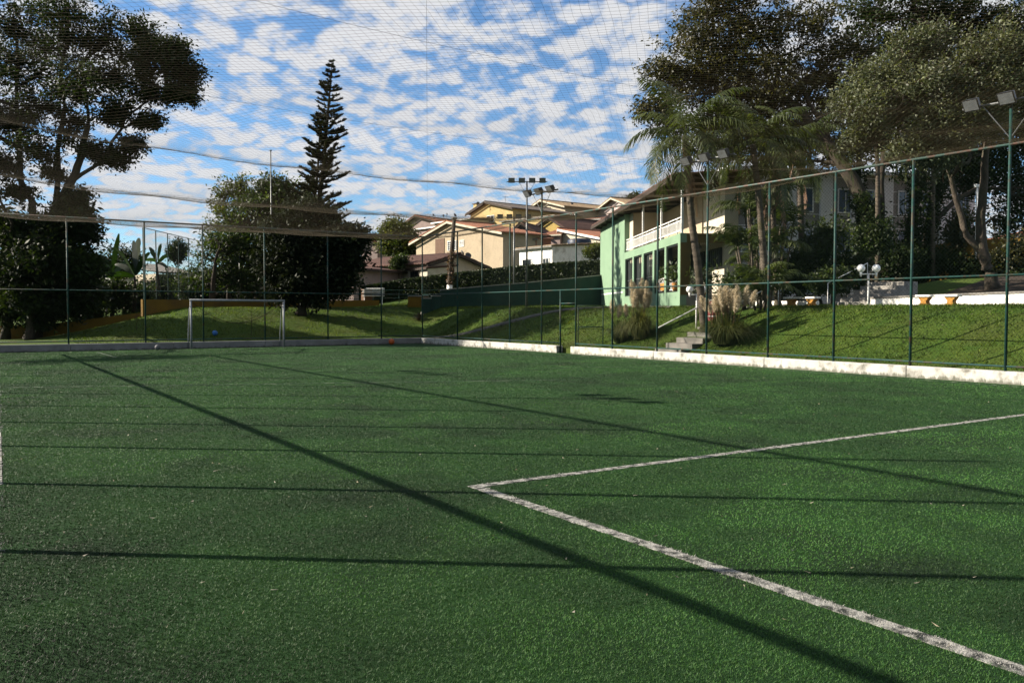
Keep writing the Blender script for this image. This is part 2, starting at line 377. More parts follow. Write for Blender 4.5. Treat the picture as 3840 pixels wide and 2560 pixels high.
o = MB().box(XL - .1, XR + .1, Y0, YB + .1, -.04, 0).build('pitch_turf', 'turf'); o['kind'] = 'structure'

# white lines: flat strips set into the turf
def strip(name, x0, x1, y0, y1, z, m):
    o = MB().box(x0, x1, y0, y1, -.02, z).build(name, m); o['kind'] = 'structure'
LINES = [(4.01, 4.12, -1.0, 6.85), (4.12, 16.1, 6.74, 6.85)]
for i, l_ in enumerate(LINES): strip('pitch_line', *l_, .004 + .0005 * i, 'line_paint')
FAINT = [(4.76, 4.86, 32.9, 37.5), (19.55, 19.61, 6, 25)]
for l_ in FAINT: strip('pitch_line', *l_, .004, 'line_faint')
def oblique(p, q, w, m='line_faint'):
    p = np.array(p, float); q = np.array(q, float); d = (q - p) / np.linalg.norm(q - p); n = np.array([-d[1], d[0]]) * w / 2
    o = MB().hexa([(*(p - n), -.02), (*(q - n), -.02), (*(q + n), -.02), (*(p + n), -.02)], [(*(p - n), .005), (*(q - n), .005), (*(q + n), .005), (*(p + n), .005)]).build('pitch_line', m); o['kind'] = 'structure'
o = None
def leftx(y): return .20 + .038 * (y - 7)
oblique((leftx(9.3), 9.3), (leftx(13.4), 13.4), .15, 'line_paint')
oblique((leftx(15), 15), (leftx(27), 27), .13, 'line_paint')
oblique((.9, 21.1), (12.3, 16.3), .07); oblique((14.6, 20.0), (19.1, 18.5), .06)

# grass blades: single tapering triangles, denser towards the camera
def vnoise(x, y, s, seed=0):
    r_ = np.random.default_rng(seed); g = r_.random((64, 64))
    u, v = x * s, y * s; i, j = np.floor(u).astype(int), np.floor(v).astype(int); fu, fv = sm(u - i), sm(v - j)
    i %= 64; j %= 64; a = g[i, j] * (1 - fu) + g[(i + 1) % 64, j] * fu; b = g[i, (j + 1) % 64] * (1 - fu) + g[(i + 1) % 64, (j + 1) % 64] * fu
    return a * (1 - fv) + b * fv
def blades(name, X, Y, Z, ht, wd, col3, m, rng, lean=.6):
    n = len(X); a = rng.random(n) * 2 * math.pi
    ln = rng.normal(0, lean, (n, 2)) * ht[:, None]
    hh = ht * rng.uniform(.55, 1.1, n)
    P = np.stack([X, Y, Z], 1); d = np.stack([np.cos(a) * wd / 2, np.sin(a) * wd / 2, np.zeros(n)], 1)
    T = P + np.stack([ln[:, 0], ln[:, 1], hh], 1)
    V = np.empty((n * 3, 3)); V[0::3] = P - d; V[1::3] = P + d; V[2::3] = T
    F = np.arange(n * 3).reshape(n, 3)
    return tag(mesh_np(name, V, F, m, attr=np.repeat(col3, 3, 0)), None, kind='stuff')
rng = np.random.default_rng(5)
n = 760000
dist = 3.2 * (40 / 3.2) ** rng.random(n)
azm = YAW + rng.uniform(-R(37), R(36), n)
X, Y = dist * np.sin(azm), dist * np.cos(azm)
k = (X > XL + .1) & (X < XR - .16) & (Y < YB - .15) & (Y > Y0); X, Y, dist = X[k], Y[k], dist[k]; n = len(X)
wob = (vnoise(X, Y, 9, 1) - .5) * .05
white = np.zeros(n)
for (a, b, c, d) in LINES: white = np.maximum(white, ((X > a + wob) & (X < b + wob) & (Y > c + wob) & (Y < d + wob)) * 1.0)
white = np.maximum(white, (np.abs(X - .20 - .038 * (Y - 7) - wob) < .08) * (Y > 6.2) * 1.0)
worn = vnoise(X, Y, 5, 2) + .5 * vnoise(X, Y, 17, 4)
left = np.exp(-np.maximum(X - .1, 0) / .8)
isw = (white > 0) & (worn + rng.normal(0, .22, n) < np.where(X < 2, .95 - .75 * sm((11 - Y) / 3), 1.12))
cl = np.stack([rng.random(n), np.clip(.50 + .75 * vnoise(X, Y, .8, 3) * (.55 + .8 * vnoise(X, Y, 3.1, 6)), .35, 1.25) * rng.uniform(.78, 1.2, n), np.zeros(n)], 1)
cl[white > 0, 1] *= .35
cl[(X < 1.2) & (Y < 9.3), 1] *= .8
blot = vnoise(X, Y, .55, 21) * .6 + vnoise(X, Y, 1.9, 22) * .4
cl[:, 1] *= 1 - .55 * sm((blot - .50) / .16)                       # patches where dark rubber infill lies on the pile
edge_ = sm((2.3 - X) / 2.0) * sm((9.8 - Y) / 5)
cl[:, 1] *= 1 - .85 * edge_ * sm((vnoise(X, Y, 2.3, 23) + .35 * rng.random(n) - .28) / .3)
ht = np.full(n, .0125); wd = .0031 * (dist / 3.5) ** .98
g_ = ~isw
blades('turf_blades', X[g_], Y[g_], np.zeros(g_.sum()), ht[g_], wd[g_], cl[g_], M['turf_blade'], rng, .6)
leafmat('line_blade', (.42, .41, .37), (.60, .59, .55), trans=.2, tcol=(1, 1, 1))
blades('line_blades', X[isw], Y[isw], np.zeros(isw.sum()), ht[isw] * 1.05, wd[isw] * 1.4, cl[isw] * [1, 0, 0] + np.stack([np.zeros(isw.sum()), rng.uniform(.6, 1.1, isw.sum()), np.zeros(isw.sum())], 1), M['line_blade'], rng, .9)
# lawn tufts on the slopes
def lawn_blades(name, x0, x1, y0, y1, dens, seed):
    rng = np.random.default_rng(seed); n = int((x1 - x0) * (y1 - y0) * dens)
    X, Y = rng.uniform(x0, x1, n), rng.uniform(y0, y1, n)
    k = ~((X < XR + .2) & (Y < YB + .2))
    k &= ~((X > 20.3) & (X < 25.5) & (Y > 20.9) & (Y < 22.5))
    X, Y = X[k], Y[k]; n = len(X)
    c = np.stack([np.clip(vnoise(X, Y, .5, 7) + rng.normal(0, .25, n), 0, 1), rng.uniform(.3, 1.5, n) * (.45 + .85 * vnoise(X, Y, 1.7, 8)) * (.7 + .5 * vnoise(X, Y, .33, 9)), np.zeros(n)], 1)
    blades(name, X, Y, H(X, Y) - .005, rng.uniform(.03, .11, n) * (.6 + .8 * vnoise(X, Y, 2.6, 10)), rng.uniform(.018, .04, n), c, M['lawn_blade'], rng, .7)
lawn_blades('lawn_grass', 20.35, 26.2, 5, 40, 330, 11)
lawn_blades('lawn_grass', 4.5, 32, 39.25, 54, 190, 12)
# small litter on the turf: dry leaves and petals
rng = np.random.default_rng(15); n = 420
dist = 4.5 * (34 / 4.5) ** rng.random(n); azm = YAW + rng.uniform(-R(34), R(33), n); X, Y = dist * np.sin(azm), dist * np.cos(azm)
k = (X > .2) & (X < XR - .4) & (Y < 37); X, Y, dist = X[k], Y[k], dist[k]; n = len(X)
blades('turf_litter', X, Y, np.full(n, .018), np.full(n, .012), rng.uniform(.008, .03, n) * (dist / 12) ** .5, np.stack([rng.random(n), rng.uniform(.4, 1.2, n), np.zeros(n)], 1), M['fallen'], rng, 1.8)

n = 380; X = rng.uniform(20.6, 26, n); Y = rng.uniform(6, 38, n); k = rng.random(n) < .9
blades('lawn_litter', X, Y, H(X, Y) + .03, np.full(n, .02), rng.uniform(.03, .08, n), np.stack([rng.random(n), rng.uniform(.3, 1.0, n), np.zeros(n)], 1), M['fallen'], rng, 1.8)

# ------------------------------------------------------------------ kerb walls round the pitch
def kerb(name, label, segs, m, group=None, zt=ZB):
    t = thing(name, label, 'wall', (segs[0][0], segs[0][2], 0), group)
    for (x0, x1, y0, y1) in segs: MB().box(x0, x1, y0, y1, -.05, zt).build('wall_segment', m, t, bevel=.025)
    return t
YS_R = [10.03, 12.36, 14.6, 16.85, 19.31, 21.6, 23.97, 26.16]
def splits(a, b, marks): 
    e = [a] + [q for q in marks if a + .3 < q < b - .3] + [b]; return [(e[i] + (.004 if i else 0), e[i + 1]) for i in range(len(e) - 1)]
kerb('kerb_wall', 'long low white kerb wall under the green fence below the lawn stairs', [(XR - .16, XR + .16, a, b) for a, b in splits(Y0, 26.3, [2.9, 7.6, 12.36, 16.85, 21.6])], 'kerb_white', 'kerb walls')
kerb('kerb_wall', 'low white kerb wall between the open gate and the back corner of the pitch', [(XR - .16, XR + .16, a, b) for a, b in splits(27.2, YB - .16, [31, 35])], 'kerb_white', 'kerb walls')
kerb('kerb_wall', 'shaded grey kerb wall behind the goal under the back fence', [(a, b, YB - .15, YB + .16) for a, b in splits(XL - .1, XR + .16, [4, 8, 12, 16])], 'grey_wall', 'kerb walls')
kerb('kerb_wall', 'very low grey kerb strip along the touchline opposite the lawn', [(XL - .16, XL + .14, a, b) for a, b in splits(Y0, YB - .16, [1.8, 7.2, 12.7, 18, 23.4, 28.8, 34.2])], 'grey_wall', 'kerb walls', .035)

# ------------------------------------------------------------------ fences
def chain(fr, W, z0, z1, pitch=.10, r=.0021):
    """diagonal wires over a rectangle W wide; fr(u,z)->(p, normal)"""
    Hh = z1 - z0; Vs = []; Fs = []; k = 0
    rows = []
    c = -Hh
    while c < W:
        v0, v1 = max(0, -c), min(Hh, W - c)
        if v1 - v0 > .02:
            rows.append((c + v0, v0, c + v1, v1)); rows.append((W - c - v0, v0, W - c - v1, v1))
        c += pitch
    for (ua, va, ub, vb) in rows:
        p, nrm = fr(ua, z0 + va); q, _ = fr(ub, z0 + vb)
        p, q, nrm = map(np.array, (p, q, nrm)); d = q - p; d = d / np.linalg.norm(d); w = np.cross(d, nrm)
        for e in (p, q):
            for a in (0, 2.094, 4.189): Vs.append(e + r * (math.cos(a) * nrm + math.sin(a) * w))
        for a in range(3): Fs.append((k + a, k + (a + 1) % 3, k + 3 + (a + 1) % 3, k + 3 + a))
        k += 6
    return np.array(Vs), np.array(Fs)
def floodlight(parent, x, y, zt, ax, n, dirv, tilt, sp=.75):
    """crossbar with n lamps on a post top; ax = unit vector of the bar"""
    ax = np.array(ax, float); c = np.array([x, y, zt])
    bar = MB().bar(c - ax * sp * (n - 1) / 2 - ax * .3, c + ax * sp * (n - 1) / 2 + ax * .3, .03).build('crossbar', 'grey_metal', parent)
    for s in (-1, 1): MB().bar(c + ax * s * sp * .8, c + np.array([0, 0, -.85]), .012, 6).build('brace', 'grey_metal', parent)
    d = np.array(dirv, float); d /= np.linalg.norm(d); dn = np.array([d[0] * math.cos(tilt), d[1] * math.cos(tilt), -math.sin(tilt)]); up = np.cross(ax, dn); up /= np.linalg.norm(up)
    if up[2] < 0: up = -up
    for i in range(n):
        q = c + ax * sp * (i - (n - 1) / 2) + d * .16 + np.array([0, 0, .06])
        fr = lambda a, b, z: q + ax * a + dn * b + up * z
        h_ = MB().hexa([fr(-.11, -.14, -.08), fr(.11, -.14, -.08), fr(.19, .08, -.15), fr(-.19, .08, -.15)], [fr(-.11, -.14, .08), fr(.11, -.14, .08), fr(.19, .08, .15), fr(-.19, .08, .15)]).build('lamp_housing', 'lamp_black', parent)
        MB().obox(fr, -.16, .16, .081, .088, -.125, .125).build('lamp_glass', 'lamp_glass', h_)
def fence(name, label, fr, W, posts, tall, panels, rails, group, nrm, mesh=True, rpost=.034, zt=ZT, base=None):
    p0, _ = fr(0, 0)
    t = thing(name, label, 'fence', (p0[0], p0[1], 0), group)
    for u, z1 in posts:
        p, _ = fr(u, 0); MB().bar((p[0], p[1], .0), (p[0], p[1], z1), rpost).build('post', 'fence_green', t, smooth=True)
    for (u0, u1, z, r, m, nm) in rails:
        a, _ = fr(u0, z); b, _ = fr(u1, z); MB().bar(a, b, r).build(nm, m, t, smooth=True)
    if mesh:
        for (u0, u1, z0, z1) in panels:
            V_, F_ = chain(lambda u, z: fr(u0 + u, z), u1 - u0, z0, z1)
            mesh_np('chain_link', V_, F_, M['wire_green'], t, kind='stuff')
    return t
frR = lambda u, z: ((XR, Y0 + u, z), (1, 0, 0))
yr = [-1.6, .75, 3.05, 5.4, 7.7] + YS_R + [28.45, 30.83, 33.14, 35.41, YB]
lit = {10.03: 6.45, 19.31: 6.5, 28.45: 6.5, .75: 6.45}
W = YB - Y0
fR = fence('chain_link_fence', 'tall green chain link fence with white kerb between pitch and lawn stairs', frR, W,
    [(y - Y0, lit.get(y, ZT)) for y in yr] + [(27.16 - Y0, ZM)], None,
    [(0, 26.16 - Y0, .36, ZT), (26.16 - Y0, 27.16 - Y0, 1.98, ZT), (27.16 - Y0, W, .36, ZT)],
    [(0, W, ZT, .034, 'rail_rust', 'top_rail'), (0, W, ZM, .026, 'fence_green', 'middle_rail'), (0, 26.16 - Y0, .40, .024, 'fence_green', 'bottom_rail'), (27.16 - Y0, W, .40, .024, 'fence_green', 'bottom_rail'),
     (26.16 - Y0, 27.16 - Y0, 1.97, .024, 'fence_green', 'gate_lintel')], 'pitch fences', (1, 0, 0))
for y in (.75, 10.03, 19.31, 28.45): floodlight(fR, XR, y, lit[y], (0, 1, 0), 3, (-1, 0, 0), R(35), .8)
frB = lambda u, z: ((XL + u, YB, z), (0, 1, 0))
xb = [1.45, 3.95, 6.9, 9.3, 12.05, 15.1, 17.9]
fB = fence('chain_link_fence', 'tall green chain link fence running behind the goal', frB, XR - XL, [(x - XL, ZT) for x in xb], None,
    [(0, XR - XL, .36, ZT)], [(0.0, XR - XL, ZT, .034, 'rail_rust', 'top_rail'), (0, XR - XL, ZM, .026, 'fence_green', 'middle_rail'), (0, XR - XL, .40, .024, 'fence_green', 'bottom_rail')], 'pitch fences', (0, 1, 0))
frL = lambda u, z: ((XL, Y0 + u, z), (1, 0, 0))
yl = [-.85, 1.8, 4.5, 7.2, 9.95, 12.65, 15.35, 18.0, 20.7, 23.4, 26.1, 28.8, 31.5, 34.2, 36.9, YB]
fL = fence('chain_link_fence', 'green chain link fence on the touchline opposite the lawn, throwing long shadows on turf', frL, W, [(y - Y0, {4.5: 6.5, 12.65: 6.5, 20.7: 7.0, 28.8: 7.0}.get(y, ZT)) for y in yl], None,
    [(0, W, .36, ZT)], [(0, W, ZT, .046, 'rail_rust', 'top_rail'), (0, W, ZM, .046, 'fence_green', 'middle_rail'), (0, W, .09, .02, 'fence_green', 'bottom_rail')], 'pitch fences', (1, 0, 0), rpost=.045)
for y in (20.7, 28.8): floodlight(fL, XL, y, 7.0, (0, 1, 0), 3, (1, 0, 0), R(35), .8)
# open gate leaf
g = thing('gate', 'green metal gate leaf standing open outside the fence gap', 'gate', (XR, 26.1, 0))
ga, gb = np.array([XR + .05, 26.08]), np.array([XR + .92, 25.62])
P3 = lambda t_, z: (ga[0] + (gb[0] - ga[0]) * t_, ga[1] + (gb[1] - ga[1]) * t_, z)
for t_ in (0, 1): MB().bar(P3(t_, .22), P3(t_, 1.9), .02).build('stile', 'fence_green', g, smooth=True)
for z in (.24, 1.05, 1.88): MB().bar(P3(0, z), P3(1, z), .018).build('crossbar', 'fence_green', g, smooth=True)
gn = np.cross(np.array([*(gb - ga), 0]), (0, 0, 1)); gn = gn / np.linalg.norm(gn); gl = np.linalg.norm(gb - ga)
V_, F_ = chain(lambda u, z: (P3(u / gl, z), gn), gl, .26, 1.86); mesh_np('chain_link', V_, F_, M['wire_green'], g, kind='stuff')

# ------------------------------------------------------------------ roof net
CAB = [Y0, 5.5, 10.0, 14.6, 19.4, 27.0, YB]
SAG = [.12, .08, .08, .34, .46, .52]
CS = [0, .34, .38, .42, .5, .42, 0]
def ZN(x, y):
    tau = np.clip((x - XL) / (XR - XL), 0, 1); prof = 1 - np.abs(2 * tau - 1) ** 2.6
    cs = np.interp(y, CAB, CS); z = ZT + .02 - cs * prof
    i = np.clip(np.searchsorted(CAB, y, side='right') - 1, 0, len(SAG) - 1)
    a = np.array(CAB)[i]; b = np.array(CAB)[i + 1]; t = np.clip((y - a) / (b - a), 0, 1)
    edge = np.clip(np.minimum(tau, 1 - tau) * 9, 0, 1) ** .6
    z = z - np.array(SAG)[i] * 4 * t * (1 - t) * (.35 + .65 * edge)
    return z + .03 * np.sin(x * 1.9 + y * .7) * edge * np.clip(4 * t * (1 - t) * 2, 0, 1)
nett = thing('roof_net', 'brown knotted ball net stretched overhead from fence to fence, sagging between cables', 'net', (XL, Y0, 0))
def net_strands(pitch, r, step=.45):
    Wx, Wy = XR - XL, YB - Y0; A = []; B = []
    c = -Wy
    while c < Wx:
        v0, v1 = max(0, -c), min(Wy, Wx - c)
        if v1 - v0 > .05:
            m = max(2, int((v1 - v0) / step) + 1); v = np.linspace(v0, v1, m)
            for flip in (0, 1):
                x = XL + (c + v if not flip else Wx - c - v); y = Y0 + v
                zig = .012 * np.where(np.arange(m) % 2, 1, -1)
                P = np.stack([x + zig, y, ZN(x, y)], 1); A.append(P[:-1]); B.append(P[1:])
        c += pitch * math.sqrt(2)
    A = np.concatenate(A); B = np.concatenate(B); n = len(A)
    d = B - A; d /= np.linalg.norm(d, axis=1)[:, None]; u = np.cross(d, [0, 0, 1.0]); u /= np.linalg.norm(u, axis=1)[:, None]; w = np.cross(u, d)
    V = np.empty((n, 6, 3))
    for k, a in enumerate((math.pi / 2, math.pi * 7 / 6, math.pi * 11 / 6)):
        o_ = r * (math.cos(a) * u + math.sin(a) * w); V[:, k] = A + o_; V[:, 3 + k] = B + o_
    base = np.arange(n)[:, None] * 6
    F = np.concatenate([base + np.array([k, (k + 1) % 3, 3 + (k + 1) % 3, 3 + k]) for k in range(3)])
    return V.reshape(-1, 3), F
V_, F_ = net_strands(.105, .0013); mesh_np('net_mesh', V_, F_, M['net_cord'], nett, kind='stuff')
xs = np.linspace(XL, XR, 24)
for y in CAB[1:-1]: MB().tube([(x, y, float(ZN(np.array(x), np.array(y))) + .01) for x in xs], .002, 5).build('support_cable', 'rope', nett)
for (p, q) in (((4.3, 8.2), (12.6, 24.0)),):
    pts = [(p[0] + (q[0] - p[0]) * t_, p[1] + (q[1] - p[1]) * t_) for t_ in np.linspace(0, 1, 16)]
    MB().tube([(a, b, float(ZN(np.array(a), np.array(b))) - .01) for a, b in pts], .0018, 5).build('lacing_rope', 'rope', nett)

# ------------------------------------------------------------------ goal and balls
gy_ = 38.28; g = thing('goal', 'small white metal football goal before the back kerb wall', 'goal', (8.6, gy_, 0))
for x in (8.6, 12.68): MB().bar((x, gy_, -.02), (x, gy_, 2.12), .045, 12).build('goalpost', 'goal_paint', g, smooth=True)
MB().bar((8.555, gy_, 2.12), (12.725, gy_, 2.12), .047, 12).build('crossbar', 'goal_paint', g, smooth=True)
for x in (8.6, 12.68):
    MB().tube([(x, gy_, 1.98), (x, gy_ + .35, 1.7), (x, gy_ + .55, .6), (x, gy_ + .58, .02)], .02, 6).build('stay', 'goal_paint', g, smooth=True)
pts = [(8.62 + 4.04 * t_, gy_ + .25 * math.sin(math.pi * t_), 2.06 - .9 * 4 * t_ * (1 - t_) * .55 - .45 * math.sin(math.pi * t_)) for t_ in np.linspace(0, 1, 22)]
MB().tube(pts, .012, 5).build('torn_net', 'wood_dark', g)
def ball(label, p, r, m):
    t = thing('ball', label, 'ball', (p[0], p[1], p[2]), None)
    MB().ball((p[0], p[1], p[2] + r), r, 20, 14).build('shell', m, t, smooth=True)
    for k in range(2):
        a = k * math.pi / 2 + .3
        MB().tube([(p[0] + (r + .0005) * math.cos(q) * math.cos(a), p[1] + (r + .0005) * math.cos(q) * math.sin(a), p[2] + r + (r + .0005) * math.sin(q)) for q in np.linspace(0, 2 * math.pi, 22)], .003, 4, False).build('seam', 'wood_dark', t)
ball('orange ball on the turf near the back corner of the pitch', (18.1, 38.3, 0), .15, 'orange_ball')
ball('worn grey ball on the turf beside the goal', (7.2, 38.1, 0), .12, 'grey_ball')
pb = at(806, 1273, 40.6); ball('blue ball on the lawn behind the goal fence', (pb[0], pb[1], float(H(pb[0], pb[1]))), .13, 'blue_ball')

# ------------------------------------------------------------------ vegetation builders
def leaf_cloud(C, size, rng, up=.35, asp=.45, dirs=None):
    """one bent-free diamond per leaf"""
    n = len(C)
    nrm = rng.normal(size=(n, 3)); nrm[:, 2] += up * 2; nrm /= np.linalg.norm(nrm, axis=1)[:, None]
    t = np.cross(nrm, rng.normal(size=(n, 3)))
    if dirs is not None: t = dirs + rng.normal(0, .6, (n, 3)); t[:, 2] -= .25; t -= nrm * np.sum(t * nrm, 1)[:, None]
    t /= np.linalg.norm(t, axis=1)[:, None] + 1e-9
    b = np.cross(nrm, t); s = size * rng.uniform(.6, 1.35, n)[:, None]
    V = np.empty((n, 4, 3)); V[:, 0] = C - t * s; V[:, 1] = C + b * s * asp - t * s * .1; V[:, 2] = C + t * s; V[:, 3] = C - b * s * asp - t * s * .1
    return V.reshape(-1, 3), np.arange(n * 4).reshape(n, 4)
def curve(p, q, rng, wob=.12, n=6, sagz=0.0):
    p, q = np.array(p, float), np.array(q, float); L_ = np.linalg.norm(q - p); t = np.linspace(0, 1, n)[:, None]
    c = p + (q - p) * t; o_ = rng.normal(0, wob * L_, 3) ; o2 = rng.normal(0, wob * L_ * .5, 3)
    c = c + np.sin(t * math.pi) * o_ + np.sin(t * 2 * math.pi) * o2; c[:, 2] += (np.sin(t * math.pi) * sagz * L_)[:, 0]
    return c
def tree(name, label, trunk, blobs, leaf='leaf_mid', bark='bark', twigs=26, per=46, size=.11, sig=.30, seed=1, group=None, cat='tree', r0=.25, limb_r=.07, extra_trunks=(), dens=1.0, droop=0.0, inner=.35):
    rng = np.random.default_rng(seed)
    base = np.array(trunk[0], float); t = thing(name, label, cat, tuple(base), group)
    wood = MB(); trunk = [np.array(p, float) for p in trunk]
    def taper(pts, ra, rb): return list(np.linspace(ra, rb, len(pts)))
    def fine(pts):
        out = []
        for i in range(len(pts) - 1):
            c = curve(pts[i], pts[i + 1], rng, .03, 4); out += list(c[:-1])
        return out + [pts[-1]]
    tp = fine(trunk); rr = taper(tp, r0, r0 * .38); rr[0] *= 1.35
    wood.tube(tp, rr, 9); allp = list(tp)
    for et in extra_trunks:
        q = fine([np.array(p, float) for p in et[0]]); wood.tube(q, taper(q, et[1], et[1] * .35), 8); allp += q
    allp = np.array(allp); LC = []; LV = []; LD = []
    for bi, (c, r, *k) in enumerate(blobs):
        c = np.array(c, float); r = np.array(r if hasattr(r, '__len__') else (r, r, r * .85), float); w_ = k[0] if k else 1.0
        dz = c[2] - allp[:, 2]; dd = np.linalg.norm(allp - c, axis=1) + np.where(dz < .1 * np.linalg.norm(allp - c, axis=1), 3.0, 0)
        st = allp[np.argmin(dd)]
        lm = curve(st, c, rng, .10, 7, .06); ll = np.linalg.norm(c - st); wood.tube(lm, taper(lm, min(limb_r, .03 + .02 * ll), .018), 6, False)
        nt_ = max(3, int(twigs * w_ * dens)); tint_b = rng.uniform(.75, 1.2)
        for j in range(nt_):
            v = rng.normal(size=3); v /= np.linalg.norm(v); q = c + v * r * (inner + (1.22 - inner) * rng.random() ** .75)
            s0 = lm[rng.integers(3, 7)]
            tw = curve(s0, q, rng, .12, 5, -.02)
            wood.tube(tw, taper(tw, .022, .006), 4, False)
            m = int(per * rng.uniform(.6, 1.4)); a = rng.uniform(.45, 1.08, m)
            cen = s0 + (q - s0) * a[:, None] + rng.normal(0, sig, (m, 3)) * [1, 1, .62]
            cen[:, 2] -= droop * rng.random(m) ** 2
            LC.append(cen); dq = (q - s0) / (np.linalg.norm(q - s0) + 1e-6); LD.append(np.tile(dq, (m, 1)))
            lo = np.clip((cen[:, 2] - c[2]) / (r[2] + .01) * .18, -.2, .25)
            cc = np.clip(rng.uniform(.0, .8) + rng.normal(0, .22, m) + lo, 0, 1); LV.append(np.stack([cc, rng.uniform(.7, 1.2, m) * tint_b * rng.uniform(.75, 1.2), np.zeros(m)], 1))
    wood.build('trunk', bark, t, smooth=True)
    C = np.concatenate(LC); A_ = np.concatenate(LV)
    V, F = leaf_cloud(C, size, rng, dirs=np.concatenate(LD))
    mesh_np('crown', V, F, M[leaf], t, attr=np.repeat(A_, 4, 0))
    return t
def B(px, py, D, rpx, w=1.0, ry=None):
    r = rpx * D / FPX; return (at(px, py, D), (r, r, (ry or rpx * .85) * D / FPX), w)
def PT(px, py, D, onground=False):
    p = at(px, py, D)
    if onground: p[2] = float(H(p[0], p[1])) - .05
    return p
def GP(px, D, dz=-.05):
    p = at(px, 1168, D); p[2] = float(H(p[0], p[1])) + dz; return p
def shrub(label, px, py, D, rpx, ry, seed, leaf='leaf_dark', group='shrubs', name='shrub', twigs=30, per=40, size=.10, sig=.26):
    p = GP(px, D); c = at(px, py, D); r = rpx * D / FPX; rz = ry * D / FPX
    bl = [((c[0] + dx_ * r, c[1] + dy_ * r, c[2] + dz_ * rz), (r * .6, r * .6, rz * .62), .6) for dx_, dy_, dz_ in ((-.45, 0, -.1), (.4, .1, .05), (0, -.3, .35), (.1, .3, -.3), (-.1, -.1, -.5))]
    return tree(name, label, [p, (p[0], p[1], p[2] + max(.2, (c[2] - p[2]) * .7))], bl, leaf, 'bark', twigs, per, size, sig, seed, group, 'shrub', .07, .03)
def ribbon(pts, w, side, cup=0.0):
    pts = np.array(pts); n = len(pts); w = np.asarray(w)[:, None]; s = np.array(side, float); V = np.concatenate([pts - s * w, pts, pts + s * w]); V[:n, 2] -= 0; V[n:2 * n, 2] -= cup * w[:, 0]
    F = [(k * n + i, (k + 1) * n + i, (k + 1) * n + i + 1, k * n + i + 1) for k in range(2) for i in range(n - 1)]
    return V, np.array(F)
def frond_geo(c, az, el, ln, rng, droop=1.0, leaflen=.45, nl=34, width=.035):
    """arching rachis with two rows of hanging leaflets"""
    P = [np.array(c, float)]; e = el; n = 14; st = ln / n
    for i in range(n):
        d = np.array([math.cos(e) * math.sin(az), math.cos(e) * math.cos(az), math.sin(e)]); P.append(P[-1] + d * st); e -= droop * (.05 + .11 * i / n) * (1 if e > -1.45 else 0)
    P = np.array(P); side = np.array([math.cos(az), -math.sin(az), 0]); V = []; F = []; A_ = []
    sh = rng.uniform(.1, .9)
    V_, F_ = ribbon(P, np.linspace(.022, .006, n + 1), side); V += list(V_); F += [tuple(f) for f in F_]; A_ += [(sh, .8, 0)] * len(V_)
    for j in range(nl):
        t = .14 + .86 * j / nl; x = t * n; i = min(int(x), n - 1); p = P[i] + (P[i + 1] - P[i]) * (x - i); tg = P[i + 1] - P[i]; tg /= np.linalg.norm(tg)
        L_ = leaflen * (math.sin(math.pi * min(1, .12 + t * .9)) ** .6) * rng.uniform(.8, 1.15) + .05
        for s in (-1, 1):
            d = side * s * .75 + tg * .55 + np.array([0, 0, -.25]) + rng.normal(0, .1, 3); d /= np.linalg.norm(d)
            m = p + d * L_ * .55; tip = p + d * L_ + np.array([0, 0, -L_ * .38]); wv = tg * width * rng.uniform(.7, 1.2)
            b = len(V); V += [p - wv * .35, p + wv * .35, m + wv, tip, m - wv]; F += [(b, b + 1, b + 2, b + 4), (b + 4, b + 2, b + 3, b + 3)]
            g_ = np.clip(sh + rng.normal(0, .15), 0, 1); A_ += [(g_, rng.uniform(.7, 1.2), 0)] * 5
    return np.array(V), F, np.array(A_)
def mesh_mixed(name, V, F, m, parent, A_):
    off = WORLDPOS[parent.name]
    me = bpy.data.meshes.new(name); me.from_pydata([tuple(v) for v in np.asarray(V) - off], [], [tuple(dict.fromkeys(map(int, f))) for f in F])
    a = me.attributes.new('Col', 'FLOAT_COLOR', 'POINT'); c = np.ones((len(V), 4), np.float32); c[:, :3] = A_; a.data.foreach_set('color', c.ravel())
    me.materials.append(m); o = bpy.data.objects.new(name, me); link(o, parent); WORLDPOS[o.name] = off; return o
def palm(label, trunk, nf, ln, seed, r=.13, dead=0, group='palms', leaflen=.5, name='palm_tree', els=(1.35, -.5), crownshaft=True):
    rng = np.random.default_rng(seed); t = thing(name, label, 'palm', tuple(trunk[0]), group)
    tp = [np.array(p, float) for p in trunk]; pts = []; rad = []
    for i in range(len(tp) - 1):
        for k in range(14):
            s = k / 14; pts.append(tp[i] + (tp[i + 1] - tp[i]) * s); rad.append(r * (1 - .25 * (i + s) / (len(tp) - 1)) * (1.06 if k % 2 else .95))
    pts.append(tp[-1]); rad.append(r * .8); rad[0] = r * 1.5; rad[1] = r * 1.25
    MB().tube(pts, rad, 9).build('trunk', 'palm_bark', t, smooth=True)
    c = tp[-1] + np.array([0, 0, .1])
    for k in range(nf):
        f = k / max(1, nf - 1); az = k * 2.39996 + rng.normal(0, .15); el = els[0] + (els[1] - els[0]) * f ** .8 + rng.normal(0, .08)
        V, F, A_ = frond_geo(c, az, el, ln * rng.uniform(.82, 1.1), rng, 1.0 + .5 * f, leaflen)
        mesh_mixed('frond', V, F, M['leaf_palm'], t, A_)
    for k in range(dead):
        V, F, A_ = frond_geo(c + [rng.normal(0, .06), rng.normal(0, .06), -.15 - .2 * k], rng.uniform(0, 6.28), -1.15, ln * rng.uniform(.6, .95), rng, .4, leaflen * .45, 20, .03)
        o = mesh_mixed('dead_frond', V, F, M['dead_leafy'], t, A_); o['label'] = 'dry brown hanging frond'
    return t

